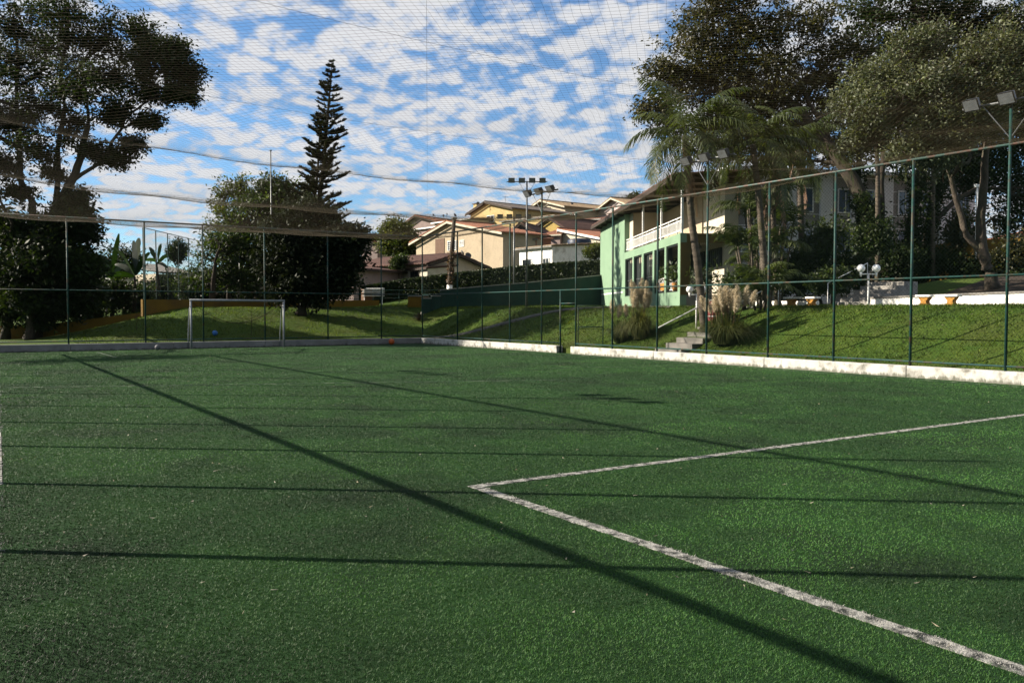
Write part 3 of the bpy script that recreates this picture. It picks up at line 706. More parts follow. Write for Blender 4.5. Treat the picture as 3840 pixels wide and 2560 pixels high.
# ------------------------------------------------------------------ trees at the far left
D = 43
tree('big_tree', 'huge spreading dark tree with bare forked limbs towering over the low ochre wall',
     [PT(120, 1290, D, True), PT(150, 1020, D), PT(205, 800, D), PT(262, 690, D), PT(300, 600, D), PT(330, 470, D)],
     [B(*b) for b in [(60, 60, D, 150), (250, 40, D - 2, 130), (190, 190, D + 2, 150), (390, 150, D, 110), (70, 260, D - 1, 140), (520, 140, D + 1, 80), (560, 230, D, 90), (650, 190, D - 1, 60), (700, 270, D, 62), (680, 350, D, 55), (430, 290, D + 2, 110), (300, 330, D - 2, 120), (560, 350, D + 1, 80, .8), (130, 400, D, 130), (430, 420, D, 75, .8), (560, 460, D, 45, .6), (30, 470, D, 110), (260, 470, D + 1, 90, .8), (500, 540, D, 42, .5), (400, 590, D, 50, .5), (330, 560, D, 40, .4), (130, 560, D - 1, 90, .7), (20, 640, D, 80, .7), (200, 650, D, 55, .4), (290, 740, D, 36, .5), (60, 730, D, 60, .5), (455, 600, D, 34, .4), (-120, 200, D, 160), (-280, 350, D, 160), (-130, 420, D, 140), (-300, 560, D, 120), (-150, 620, D, 110), (-420, 450, D, 120)]],
     'leaf_dark', 'bark', twigs=44, per=58, size=.10, sig=.24, seed=3, r0=.34, limb_r=.13,
     extra_trunks=[([PT(150, 1020, D), PT(120, 760, D), PT(70, 560, D), PT(60, 330, D)], .22), ([PT(262, 690, D), PT(400, 590, D), PT(470, 440, D), PT(620, 340, D)], .11), ([PT(205, 800, D), PT(215, 560, D), PT(230, 330, D)], .16)])
D = 41.8
tree('shade_tree', 'dense dark tree with low hanging foliage in front of the ochre wall', [PT(112, 1292, D, True), PT(118, 1180, D), PT(125, 1050, D), PT(140, 900, D)],
     [B(*b) for b in [(60, 880, D, 120), (190, 870, D + 1, 110), (300, 860, D, 62), (120, 980, D - 1, 120), (260, 960, D, 100), (30, 1040, D, 90), (190, 1080, D + 1, 90, .8), (320, 1010, D, 60), (90, 1130, D - 1, 60, .5), (240, 1150, D, 60, .6), (20, 1160, D, 70, .8), (330, 1120, D + .5, 60, .7), (150, 1180, D + .5, 60, .5), (280, 800, D + 1, 50)]],
     'leaf_dark', 'bark_pale', twigs=50, per=64, size=.13, sig=.30, seed=4, r0=.2)
D = 45
tree('stub_tree', 'slanting dark trunk with sparse leaves beside the pale barked shade tree', [PT(20, 1295, D - 2, True), PT(40, 1150, D - 2), PT(20, 950, D - 2)], [B(10, 1000, D - 2, 70), B(-40, 1050, D - 2, 90), B(30, 900, D - 2, 70), ((-6.5, 38.5, 6.4), (1.6, 1.6, .9)), ((-4.5, 39.5, 6.0), (1.4, 1.4, .9))], 'leaf_dark', 'bark', seed=5, r0=.22)
# mixed shrubs and bananas behind the ochre wall
def banana(label, px, D, leaves, seed, dz=0):
    rng = np.random.default_rng(seed); p = GP(px, D); t = thing('banana_plant', label, 'plant', tuple(p), 'banana plants')
    cx = None
    for (x0, y0, x1, y1, w) in leaves:
        a = at(x0, y0, D); b = at(x1, y1, D + rng.normal(0, .4)); n = 9; tt = np.linspace(0, 1, n)[:, None]
        c = a + (b - a) * tt; c[:, 2] += np.sin(tt[:, 0] * math.pi) * .12 * np.linalg.norm(b - a)
        side = np.cross(b - a, AX + rng.normal(0, .35, 3)); side /= np.linalg.norm(side)
        wd = .55 * w * D / FPX * np.sin(np.clip(np.linspace(.08, .97, n), 0, 1) * math.pi) ** .55
        V, F = ribbon(c, wd, side, .25); V = V + rng.normal(0, .012, V.shape)
        mesh_np('leaf', V, F, M['leaf_banana'], t, attr=np.tile([[rng.random(), rng.uniform(.7, 1.1), 0]], (len(V), 1)), smooth=True)
        s_ = a
    q = at(leaves[0][0], leaves[0][1], D); MB().tube([p, (p + q) / 2 + [.05, 0, 0], q], [.13, .11, .06], 8).build('stem', 'bark', t, smooth=True)
    return t
banana('banana plant with broad upright bright green leaves above the ochre wall', 500, 50, [(505, 1040, 425, 930, 24), (505, 1030, 520, 895, 26), (510, 1030, 500, 905, 22), (500, 1040, 395, 1045, 20), (508, 1035, 560, 950, 18), (505, 1045, 450, 1090, 18), (505, 1040, 430, 995, 18)], 21)
banana('banana plant with a tall dark spear leaf beside the shade tree', 420, 52, [(420, 1050, 446, 880, 17), (420, 1040, 370, 960, 22), (415, 1045, 480, 985, 22), (420, 1050, 385, 1010, 20), (418, 1050, 350, 1050, 18)], 22)
banana('banana plant with tattered leaves behind the netted court fence', 600, 56, [(585, 985, 560, 930, 14), (590, 980, 605, 918, 13), (590, 990, 640, 960, 13), (588, 985, 545, 980, 12), (590, 990, 630, 1010, 12)], 23)
for i, (px, py, D, rx, ry, lf, lab) in enumerate([(300, 1080, 49, 110, 90, 'leaf_dark', 'dark bush behind the lower ochre wall beside the shade tree'), (420, 1110, 48, 90, 70, 'leaf_dark', 'dark bush under the banana plants'), (510, 1120, 51, 80, 75, 'leaf_mid', 'bush with glossy leaves at the step in the ochre wall'),
      (470, 985, 60, 80, 70, 'leaf_dark', 'round dark bush crown behind the banana plants'), (640, 1080, 60, 100, 70, 'leaf_mid', 'green bush behind the raised ochre wall and netted fence'), (720, 1060, 58, 80, 90, 'leaf_mid', 'loose leafy bush between the netted fence and the broadleaf trees'),
      (560, 1090, 62, 90, 60, 'leaf_dark', 'low dark bush under the distant grey roof'), (330, 1180, 46, 60, 40, 'leaf_dark', 'low dark plant against the lower ochre wall'), (160, 1060, 52, 160, 130, 'leaf_dark', 'large black green bush behind the shade tree'), (665, 940, 64, 34, 40, 'leaf_dark', 'small round treetop seen over the grey roof'), (400, 1020, 56, 110, 110, 'leaf_dark', 'tall black green thicket behind the spear leaved banana'), (820, 1090, 60, 110, 90, 'leaf_dark', 'dark thicket behind the glossy low tree'), (980, 1090, 60, 110, 90, 'leaf_dark', 'dark thicket under the rounded broadleaf tree'), (1120, 1080, 60, 100, 90, 'leaf_dark', 'dark thicket behind the pine trunk'), (1290, 1060, 63, 80, 60, 'leaf_dark', 'dark bush before the brown roofed shaded house')]):
    shrub(lab, px, py, D, rx, ry, 40 + i, lf)

# ------------------------------------------------------------------ centre left: broadleaf trees and the tall pine
D = 56
tree('broadleaf_tree', 'airy pale green tree with see-through crown in the broadleaf clump', [GP(860, D), PT(865, 1000, D), PT(860, 850, D)],
     [B(*b) for b in [(850, 720, D, 60), (900, 690, D, 45), (930, 740, D + 1, 60), (820, 770, D, 45, .7), (870, 800, D - 1, 60), (800, 850, D, 40, .6), (780, 920, D, 40, .6), (840, 900, D, 60, .8)]], 'leaf_yellow', 'bark', twigs=22, per=34, size=.10, sig=.24, seed=31, r0=.16, group='broadleaf clump')
tree('broadleaf_tree', 'rounded deep green tree in the broadleaf clump beside the pine', [GP(960, D - 2), PT(965, 1000, D - 2), PT(980, 850, D - 2)],
     [B(*b) for b in [(1010, 700, D - 2, 45), (1060, 720, D - 2, 60), (960, 770, D - 3, 75), (1040, 800, D - 2, 80), (1110, 740, D - 1, 60), (900, 850, D - 3, 75), (980, 880, D - 3, 90), (1070, 900, D - 2, 80), (1130, 820, D - 1, 60), (880, 950, D - 3, 70), (960, 980, D - 3, 80), (860, 1030, D - 3, 60)]], 'leaf_mid', 'bark', twigs=44, per=48, size=.12, sig=.30, seed=32, r0=.22, group='broadleaf clump')
tree('broadleaf_tree', 'glossy leaved low tree at the lawn edge behind the goal crossbar', [PT(790, 1160, 50, True), PT(800, 1050, 50), PT(815, 950, 50)],
     [B(*b) for b in [(800, 900, 51, 60, .7), (760, 960, 51, 55, .7), (850, 960, 51, 75), (900, 1040, 52, 80), (800, 1040, 51, 75), (950, 1080, 52, 70), (760, 1060, 51, 50, .7), (880, 900, 51, 50)]], 'leaf_mid', 'bark', twigs=24, per=36, size=.095, sig=.24, seed=33, r0=.2, group='broadleaf clump')
def pine():
    rng = np.random.default_rng(8); D = 51
    base = PT(1150, 1190, D); base[2] = float(H(base[0], base[1])) - .05
    t = thing('pine_tree', 'tall slender pine with tiered branches leaning over the lawn behind the goal', 'tree', tuple(base))
    tr = [base] + [PT(x, y, D) for x, y in ((1140, 1100), (1160, 950), (1192, 780), (1212, 620), (1226, 450), (1238, 300), (1242, 228))]
    wood = MB(); wood.tube(tr, [.30, .24, .2, .16, .12, .08, .04, .012], 9)
    lead = [PT(1168, 860, D), PT(1190, 640, D), PT(1196, 520, D), PT(1198, 430, D)]; wood.tube(lead, [.1, .07, .05, .02], 7)
    TZ = np.array([p[2] for p in tr]); TP = np.array(tr); LV = []; LA = []; LF = 0
    def axis_at(P, z): return np.array([np.interp(z, P[:, 2], P[:, i]) for i in range(3)])
    def whorls(P, z0, z1, lens, step, nb):
        z = z0
        while z < z1:
            f = (z - z0) / (z1 - z0); Lb = np.interp(f, *lens); o_ = axis_at(P, z)
            for k in range(nb):
                a = rng.uniform(0, 6.283); L_ = Lb * rng.uniform(.68, 1.18); n = 7; tt = np.linspace(0, 1, n)
                br = np.stack([o_[0] + np.cos(a) * L_ * tt, o_[1] + np.sin(a) * L_ * tt, o_[2] + L_ * (-.10 * tt + .34 * tt ** 2.2) + rng.normal(0, .03)], 1)
                wood.tube(br, list(np.linspace(.028, .008, n)), 4, False)
                m = int(115 * L_ + 20); s = rng.uniform(.18, 1.02, m) ** .8
                c = np.stack([np.interp(s, tt, br[:, i]) for i in range(3)], 1)
                d = np.stack([np.cos(a) * rng.uniform(.2, 1, m), np.sin(a) * rng.uniform(.2, 1, m), rng.uniform(.1, .7, m)], 1) + rng.normal(0, .42, (m, 3)) * [1, 1, .3]
                d /= np.linalg.norm(d, axis=1)[:, None]; ln = rng.uniform(.12, .26, m)[:, None] * (.6 + .4 * min(1, L_))
                w = np.cross(d, rng.normal(size=(m, 3))); w /= np.linalg.norm(w, axis=1)[:, None]; w *= .045
                V = np.empty((m, 3, 3)); V[:, 0] = c - w; V[:, 1] = c + w; V[:, 2] = c + d * ln
                LV.append(V.reshape(-1, 3)); LA.append(np.repeat(np.stack([rng.random(m), rng.uniform(.6, 1.2, m), np.zeros(m)], 1), 3, 0))
            z += step * rng.uniform(.65, 1.35)
    whorls(TP, base[2] + 3.1, TP[-1, 2] - .1, ([0, .3, .5, .7, .85, .95, 1], [1.6, 1.55, 1.35, .95, .62, .40, .10]), .29, 6)
    whorls(np.array(lead), lead[0][2], lead[-1][2], ([0, .5, 1], [1.0, .75, .2]), .32, 4)
    # heavy skirt
    whorls(TP, base[2] + 3.6, base[2] + 6.2, ([0, .4, 1], [1.6, 2.2, 1.6]), .2, 6)
    wood.build('trunk', 'bark', t, smooth=True); V = np.concatenate(LV)
    mesh_np('crown', V, np.arange(len(V)).reshape(-1, 3), M['leaf_pine'], t, attr=np.concatenate(LA))
    # needle litter round the foot
    r_ = [(.2 + 1.9 * rng.uniform(.7, 1.1)) for _ in range(20)]
    V = [(base[0], base[1], float(H(base[0], base[1])) + .075)] + [(base[0] + r_[k] * math.cos(k * .31416), base[1] + r_[k] * .9 * math.sin(k * .31416), float(H(base[0] + r_[k] * math.cos(k * .31416), base[1] + r_[k] * .9 * math.sin(k * .31416))) + .012) for k in range(20)]
    o = MB().add(V, [(0, 1 + k, 1 + (k + 1) % 20) for k in range(20)]).build('bare_earth', 'soil'); o['kind'] = 'structure'
pine()
D = 47
tree('shade_tree', 'broad black shaded tree with a bare trunk on earth, hiding the foot of the pine', [PT(1128, 1195, D, True), PT(1135, 1110, D), PT(1150, 1000, D), PT(1165, 880, D)],
     [B(*b) for b in [(1060, 860, D, 80), (1150, 810, D + 1, 80), (1090, 930, D - 1, 95), (1190, 900, D, 100), (1270, 900, D, 75), (1335, 885, D, 42, .7), (1040, 1000, D, 80), (1130, 1020, D - 1, 95), (1230, 1000, D, 95), (1310, 970, D, 58), (1180, 1085, D, 75, .8), (1080, 1080, D, 70, .8), (1270, 1060, D, 60, .7), (1210, 830, D + 1, 60)]],
     'leaf_pine', 'bark', twigs=54, per=74, size=.13, sig=.28, seed=37, r0=.27, limb_r=.1)
shrub('dark brown stump of foliage behind the pine trunk', 1190, 1165, 53, 30, 32, 61, 'leaf_rust')
def spiky(name, label, px, py, D, n, ln, m, seed, cat='plant'):
    rng = np.random.default_rng(seed); p = at(px, py, D); p[2] = float(H(p[0], p[1])); t = thing(name, label, cat, tuple(p))
    for k in range(n):
        a = k * 2.4; e = rng.uniform(.25, 1.35); d = np.array([math.cos(e) * math.cos(a), math.cos(e) * math.sin(a), math.sin(e)]); tt = np.linspace(0, 1, 5)[:, None]
        c = p + d * ln * tt; c[:, 2] -= .25 * ln * tt[:, 0] ** 2 * math.cos(e); s_ = np.cross(d, (0, 0, 1.0)); s_ /= np.linalg.norm(s_)
        V, F = ribbon(c, ln * .06 * np.array([.8, 1, .85, .55, .06]), s_, .3); mesh_np('leaf', V, F, M[m], t, attr=np.tile([[rng.random(), rng.uniform(.7, 1.2), 0]], (len(V), 1)))
    return t
for i_, (px_, D_, hh_) in enumerate([(-40, 74, 150), (110, 80, 150), (260, 72, 130), (400, 84, 110), (540, 90, 90), (680, 92, 90), (800, 80, 120), (930, 86, 120), (1060, 84, 130), (1180, 88, 120)]):
    tree('distant_tree', 'distant green tree closing the horizon, ' + ['beyond the stub tree', 'beyond the big tree trunk', 'beyond the shade tree', 'beyond the spear leaved banana', 'beyond the tattered banana', 'beyond the grey shed roof', 'beyond the airy pale tree', 'beyond the broadleaf clump', 'beyond the pine', 'between the pine and the gable house'][i_], [GP(px_, D_), PT(px_, 1100, D_)], [B(px_ + a_, 1130 - hh_ * b_, D_, hh_ * .5) for a_, b_ in ((-50, .35), (45, .4), (0, .65), (-20, .1), (30, .1))], ['leaf_dark', 'leaf_mid'][i_ % 2], 'bark', twigs=22, per=40, size=.17, sig=.45, seed=200 + i_, r0=.2, group='trees closing the horizon')
spiky('agave', 'spiky reddish agave at the top of the shaded lawn', *c4(605, 1125), 49.5, 34, .62, 'agave', 9)
# bare sapling before the yellow wall
def sapling(label, px, py, D, h_, seed):
    rng = np.random.default_rng(seed); p = at(px, py, D); p[2] = float(H(p[0], p[1])) - .03; t = thing('sapling', label, 'sapling', tuple(p), 'bare saplings'); w = MB()
    w.tube([p, p + [.03, 0, h_ * .5], p + [.05, .02, h_]], [.014, .01, .005], 5)
    w.build('stem', 'wood_dark', t); b = MB()
    for k in range(9):
        z = h_ * rng.uniform(.4, .95); a = rng.uniform(0, 6.28); q = p + [.04, 0, z]; b.bar(q, q + np.array([math.cos(a) * .35, math.sin(a) * .35, .22]) * rng.uniform(.5, 1.1), .005, 4)
    b.build('branches', 'wood_dark', t)
sapling('thin bare sapling on the lawn edge at the ochre wall step', 512, 1275, 41, 1.1, 1); sapling('thin bare sapling seen through the goal', 942, 1265, 41.5, 1.5, 2)

# ------------------------------------------------------------------ ochre boundary wall behind the back lawn
def wall_run(name, label, pts, th, m, cap=None, cat='wall', group=None):
    """pts: (x, y, ztop) ; stands on the ground"""
    t = thing(name, label, cat, (pts[0][0], pts[0][1], float(H(pts[0][0], pts[0][1]))), group)
    for i in range(len(pts) - 1):
        a, b = np.array(pts[i][:2]), np.array(pts[i + 1][:2]); d = (b - a) / np.linalg.norm(b - a); n = np.array([-d[1], d[0]]) * th / 2
        za, zb = pts[i][2], pts[i + 1][2]; g0 = min(float(H(*a)), float(H(*b))) - .6
        MB().hexa([(*(a - n), g0), (*(b - n), g0), (*(b + n), g0), (*(a + n), g0)], [(*(a - n), za), (*(b - n), zb), (*(b + n), zb), (*(a + n), za)]).build('wall_segment', m, t)
        if cap:
            n2 = n * 1.35
            MB().hexa([(*(a - n2), za + .002), (*(b - n2), zb + .002), (*(b + n2), zb + .002), (*(a + n2), za + .002)], [(*(a - n2), za + .06), (*(b - n2), zb + .06), (*(b + n2), zb + .06), (*(a + n2), za + .06)]).build('coping', cap, t)
    return t
def WP(px, py, D): p = at(px, py, D); return (p[0], p[1], p[2])
wall_run('ochre_wall', 'low shaded ochre wall behind the pale barked shade tree', [WP(-60, 1228, 43.5), WP(150, 1222, 43.5), WP(300, 1205, 43.8), WP(527, 1176, 44.5)], .15, 'ochre_wall', group='ochre walls')
wall_run('ochre_wall', 'taller ochre wall running behind the mound and the goal', [WP(531, 1126, 44.6), WP(710, 1127, 47), WP(860, 1130, 50), WP(1010, 1133, 53), WP(1200, 1128, 55), WP(1420, 1127, 57)], .16, 'ochre_wall', group='ochre walls')
# netted court fence behind the wall
def court_fence(label, path, zt, posts_each, group, mesh=True, rails=(1.0, .5)):
    t = thing('court_fence', label, 'fence', (path[0][0], path[0][1], float(H(path[0][0], path[0][1]))), group)
    for i in range(len(path) - 1):
        a, b = np.array(path[i][:2]), np.array(path[i + 1][:2]); za, zb = zt[i], zt[i + 1]
        L_ = np.linalg.norm(b - a); n = max(1, int(round(L_ / posts_each)))
        for k in range(n + (i == len(path) - 2)):
            q = a + (b - a) * k / n; z = za + (zb - za) * k / n
            MB().bar((*q, float(H(*q)) - .1), (*q, z), .03, 6).build('post', 'fence_green', t)
        for f in rails:
            ga_, gb_ = float(H(*a)), float(H(*b)); MB().bar((*a, ga_ + (za - ga_) * f), (*b, gb_ + (zb - gb_) * f), .022, 6).build('rail', 'fence_green', t)
        if mesh:
            d = (b - a) / L_; g0 = max(float(H(*a)), float(H(*b))) + .1
            V_, F_ = chain(lambda u, z: ((*(a + d * u), z), (-d[1], d[0], 0)), L_, g0, min(za, zb), .14, .002)
            mesh_np('chain_link', V_, F_, M['wire_green'], t, kind='stuff')
    return t
pA, pB, pC, pD_ = at(540, 1168, 47), at(745, 1168, 57), at(1010, 1168, 60), at(1250, 1168, 61)
court_fence('tall dark green court fence with torn netting behind the ochre wall', [pA, pB, pC], [6.25, 6.35, 6.4], 1.9, 'court fences')
for lab, px, D, z1 in (('slim grey pole standing in front of the broadleaf clump', 1020, 51, 11.2), ('short pale post on the lawn beside the pine trunk', 1172, 54, 3.6), ('thin pole among the leaves of the glossy low tree', 900, 52, 5.5)):
    p = GP(px, D); t = thing('pole', lab, 'pole', tuple(p)); MB().tube([p, (p[0], p[1], z1)], [.045, .035], 8).build('shaft', 'grey_metal', t, smooth=True); MB().box(p[0] - .06, p[0] + .06, p[1] - .06, p[1] + .06, z1, z1 + .05).build('cap', 'grey_metal', t)
# far grey roof shed
def shed():
    a, b = at(585, 1030, 75), at(735, 1030, 78); t = thing('shed', 'distant low shed with a pale grey roof behind the netted fence', 'building', (a[0], a[1], float(H(a[0], a[1]))))
    d = (b - a)[:2]; n = np.array([-d[1], d[0]]) / np.linalg.norm(d) * 6
    fr = lambda u, v, z: (a[0] + d[0] * u + n[0] * v, a[1] + d[1] * u + n[1] * v, z)
    z0 = 0; ze = at(600, 1030, 75)[2]; zr = at(650, 995, 75)[2]
    MB().obox(fr, 0, 1, 0, 1, z0, ze).build('wall', 'pale_wall', t)
    MB().hexa([fr(-.05, -.15, ze), fr(1.05, -.15, ze), fr(1.0, 1.05, zr + .25), fr(.1, 1.05, zr + .25)], [fr(-.05, -.15, ze + .1), fr(1.05, -.15, ze + .1), fr(1.0, 1.05, zr + .4), fr(.1, 1.05, zr + .4)]).build('roof', 'concrete', t)
shed()

# ------------------------------------------------------------------ houses on the hill
def roof_sheet(fr, a0, a1, b0, z0, b1, z1, m, parent, name='roof', pitch=.35, th=.10):
    """corrugated tiled slope from eave (b0,z0) to ridge (b1,z1), running a0..a1; rolls run down the slope"""
    n = int(max(6, min(160, (a1 - a0) / pitch * 4))); A_ = np.linspace(a0, a1, n + 1); V = []; F = []
    rows = max(4, int(math.hypot(b1 - b0, z1 - z0) / .45))
    for j in range(rows + 1):
        t = j / rows
        for a in A_:
            w = .035 * math.cos(2 * math.pi * (a - a0) / pitch) + (.03 if j % 2 else 0)
            V.append(fr(a, b0 + (b1 - b0) * t, z0 + (z1 - z0) * t + w))
    for j in range(rows):
        for i in range(n): F.append((j * (n + 1) + i, j * (n + 1) + i + 1, (j + 1) * (n + 1) + i + 1, (j + 1) * (n + 1) + i))
    o = mesh_np(name, V, F, M[m], parent)
    md = o.modifiers.new('thick', 'SOLIDIFY'); md.thickness = th; md.offset = -1
    return o
def house(name, label, A, DA, Bx, DB, depth, y0, ye, yr, wall, roof, gable=True, wins=(), trim='white_paint', over=.45, ridge=.5, side_wall=None, chimney=None, roof2=None, lowz=None, frames='white_paint'):
    a, b = at(A, 1168, DA), at(Bx, 1168, DB); d = (b - a)[:2]; L_ = np.linalg.norm(d); d = d / L_; n = np.array([-d[1], d[0]])
    if np.dot(n, a[:2]) < 0: n = -n
    Dm = (DA + DB) / 2
    zof = lambda y: EYE + (1168 - y) / FPX * Dm
    z0, ze, zr = zof(y0), zof(ye), zof(yr); gz_ = min(float(H(*a[:2])), float(H(*b[:2])), z0) - 2.5
    fr = lambda u, v, z: (a[0] + d[0] * u + n[0] * v, a[1] + d[1] * u + n[1] * v, z)
    t = thing(name, label, 'house', (a[0], a[1], gz_ + 2.0), 'hillside houses')
    mw = wall
    if gable:
        rx = L_ * ridge
        pts_f = [fr(0, 0, gz_), fr(L_, 0, gz_), fr(L_, 0, ze), fr(rx, 0, zr), fr(0, 0, ze)]; pts_b = [fr(0, depth, gz_), fr(L_, depth, gz_), fr(L_, depth, ze), fr(rx, depth, zr), fr(0, depth, ze)]
        V = pts_f + pts_b
        w = MB().add(V, [(0, 1, 2, 3, 4), (9, 8, 7, 6, 5), (0, 5, 6, 1), (1, 6, 7, 2), (4, 9, 5, 0)]).build('wall', mw, t)
        sl_, sr = (zr - ze) / rx, (zr - ze) / (L_ - rx)
        fs = lambda a_, b_, z: fr(b_, a_, z)
        roof_sheet(fs, -over, depth + over, -over, ze - sl_ * over + .12, rx, zr + .12, roof, t)
        roof_sheet(fs, -over, depth + over, L_ + over, ze - sr * over + .12, rx, zr + .12, roof2 or roof, t)
        for (ua, za, ub, zb) in ((-over, ze - sl_ * over, rx, zr), (rx, zr, L_ + over, ze - sr * over)):
            MB().hexa([fr(ua, -over - .04, za - .16), fr(ub, -over - .04, zb - .16), fr(ub, -over + .04, zb - .16), fr(ua, -over + .04, za - .16)], [fr(ua, -over - .04, za + .06), fr(ub, -over - .04, zb + .06), fr(ub, -over + .04, zb + .06), fr(ua, -over + .04, za + .06)]).build('bargeboard', trim, t)
        MB().bar(fr(rx, -over, zr + .19), fr(rx, depth + over, zr + .19), .09, 6).build('ridge_tiles', roof, t)
    else:
        w = MB().obox(fr, 0, L_, 0, depth, gz_, ze).build('wall', mw, t)
        roof_sheet(fr, -over, L_ + over, -over, ze + .12 - (zr - ze) / depth * over, depth + .1, zr + .12, roof, t)
        MB().hexa([fr(0, depth * .02, ze), fr(L_, depth * .02, ze), fr(L_, depth, ze), fr(0, depth, ze)], [fr(0, depth * .02, ze + .01), fr(L_, depth * .02, ze + .01), fr(L_, depth, zr), fr(0, depth, zr)]).build('gable_infill', mw, t)
        MB().obox(fr, -over, L_ + over, -over - .05, -over + .03, ze - (zr - ze) / depth * over - .06, ze - (zr - ze) / depth * over + .1).build('gutter', trim, t)
    for (x0, x1, ya, yb, kind) in wins:           # photo pixels on the front
        # intersect with the front plane
        def onp(px, py):
            r_ = ray(px, py); nn = np.array([n[0], n[1]]); tt = np.dot(a[:2], nn) / np.dot(r_[:2], nn); q = r_ * tt; return float(np.dot(q[:2] - a[:2], d)), float(q[2] + EYE)
        u0, zt_ = onp(x0, ya); u1, zb_ = onp(x1, yb)
        if kind == 'door':
            MB().obox(fr, u0, u1, -.05, .02, zb_, zt_).build('door', 'door_brown', t)
            continue
        wf = MB(); 
        for (aa, bb, cc, dd) in ((u0 - .06, u1 + .06, zt_, zt_ + .07), (u0 - .06, u1 + .06, zb_ - .07, zb_), (u0 - .06, u0, zb_, zt_), (u1, u1 + .06, zb_, zt_)): wf.obox(fr, aa, bb, -.06, .03, cc, dd)
        w_ = wf.build('window', frames, t)
        MB().obox(fr, u0, u1, -.025, .02, zb_, zt_).build('pane', 'glass_dark', w_)
        bars = MB(); nb = 3 if kind == 'grid' else 1
        for k in range(nb): 
            u = u0 + (u1 - u0) * (k + 1) / (nb + 1); bars.obox(fr, u - .02, u + .02, -.05, -.03, zb_, zt_)
        if kind == 'grid':
            for k in range(3): z = zb_ + (zt_ - zb_) * (k + 1) / 4; bars.obox(fr, u0, u1, -.051, -.031, z - .02, z + .02)
        bars.build('glazing_bar', frames, w_)
    if chimney:
        px, py0, py1, wpx = chimney; c = at(px, py1, Dm + depth * .3); zt_ = at(px, py0, Dm + depth * .3)[2]; h_ = wpx * Dm / FPX / 2
        ch = MB().box(c[0] - h_, c[0] + h_, c[1] - h_, c[1] + h_, c[2] - 1.5, zt_).build('chimney', wall, t); MB().box(c[0] - h_ * 1.3, c[0] + h_ * 1.3, c[1] - h_ * 1.3, c[1] + h_ * 1.3, zt_, zt_ + .12).build('chimney_cap', roof, ch)
    return t
x4 = lambda x: 1300 + x / 2.24
y4 = lambda y: 650 + y / 2.24
def W4(x0, x1, y0, y1, k='cross'): return (x4(x0), x4(x1), y4(y0), y4(y1), k)
house('beige_house', 'large beige two storey house with a wide front gable and satellite dish', x4(585), 95, x4(1312), 82.5, 5, y4(812), y4(545), y4(408), 'beige', 'tile_red', True, [W4(745, 822, 555, 690, 'door'), W4(850, 918, 578, 640, 'grid'), W4(952, 982, 570, 610, 'grid')], over=.6, ridge=.44, trim='cream')
house('cottage', 'low house with a dark red tiled roof and shaded side wall behind the hedge', x4(680), 74, x4(1130), 79, 10, y4(890), y4(775), y4(690), 'pale_wall', 'tile_brown', True, [], trim='wood_dark', over=.7, ridge=.5)
house('white_house', 'small whitewashed flat fronted house with two windows above the hedge', x4(1450), 72.5, x4(1725), 69, 6, y4(790), y4(628), y4(580), 'white_wall', 'tile_tan', False, [W4(1480, 1552, 727, 780), W4(1652, 1698, 717, 760)], trim='concrete', over=.25)
house('yellow_house', 'yellow house with a grey tiled gable roof and a square chimney', x4(1040), 128, x4(1395), 120.5, 12, y4(430), y4(322), y4(246), 'yellow_wall', 'tile_grey', True, [W4(1178, 1236, 362, 408)], over=.6, ridge=.42, trim='wood_dark', chimney=(x4(1097), y4(262), y4(300), 24))
house('yellow_annex', 'flat yellow annex wall between the yellow house and the mustard house', x4(1300), 115, x4(1745), 107.5, 5, y4(460), y4(385), y4(370), 'yellow_wall', 'tile_tan', False, [], over=.2, trim='concrete_light')
house('cream_house', 'cream house with a tan tiled gable roof and roof dish', x4(1540), 139, x4(1832), 132, 13, y4(420), y4(300), y4(232), 'pale_wall', 'tile_tan', True, [W4(1668, 1688, 322, 345)], over=1.0, ridge=.42, trim='cream')
house('pink_house', 'pale pink house with a tan gable roof behind the clubhouse roof', x4(2110), 136, x4(2420), 128, 12, y4(330), y4(305), y4(215), 'pink_wall', 'tile_tan', True, [W4(2212, 2222, 302, 312)], over=1.0, ridge=.48, trim='cream')
house('mustard_house', 'mustard walled house with a shadowed gable below the yellow annex', x4(1530), 104, x4(1860), 98.5, 8, y4(620), y4(490), y4(380), 'mustard', 'tile_brown', True, [], over=.5, ridge=.58, trim='wood_dark')
house('terracotta_house', 'house with a bright terracotta tiled roof and cream gable', x4(1785), 92, x4(2125), 86.5, 8, y4(620), y4(560), y4(455), 'cream', 'tile_red', True, [], over=.4, ridge=.02, trim='white_paint')
house('porch_house', 'low terracotta roofed porch beside the mustard house', x4(1650), 92, x4(1790), 91, 4, y4(620), y4(520), y4(455), 'mauve_wall', 'tile_red', False, [], over=.3, trim='cream')
house('brick_house', 'brown brick house with an open terracotta balcony beside the beige house', x4(1395), 93, x4(1590), 92, 7, y4(640), y4(500), y4(425), 'mauve_wall', 'tile_brown', True, [W4(1445, 1465, 465, 490), W4(1490, 1512, 470, 500)], over=.5, ridge=.4, trim='wood_dark', frames='wood_dark')
house('brick_annex', 'unplastered brick annex with a red tiled lean-to roof beside the brick house', x4(1405), 86, x4(1590), 85, 4, y4(640), y4(560), y4(530), 'brick', 'tile_red', False, [W4(1520, 1548, 575, 612)], over=.3, trim='concrete', frames='wood_dark')
house('mauve_house', 'mauve grey house with a red roof above the round light tree', x4(505), 140, x4(760), 136, 14, y4(470), y4(418), y4(362), 'mauve_wall', 'tile_red', True, [], over=.6, ridge=.36, trim='wood_dark')
house('terrace_house', 'long low red roofed terrace with dishes on its ridge behind the beige house', x4(740), 128, x4(1040), 122, 8, y4(450), y4(405), y4(368), 'pale_wall', 'tile_red', False, [], over=.4, trim='white_paint')
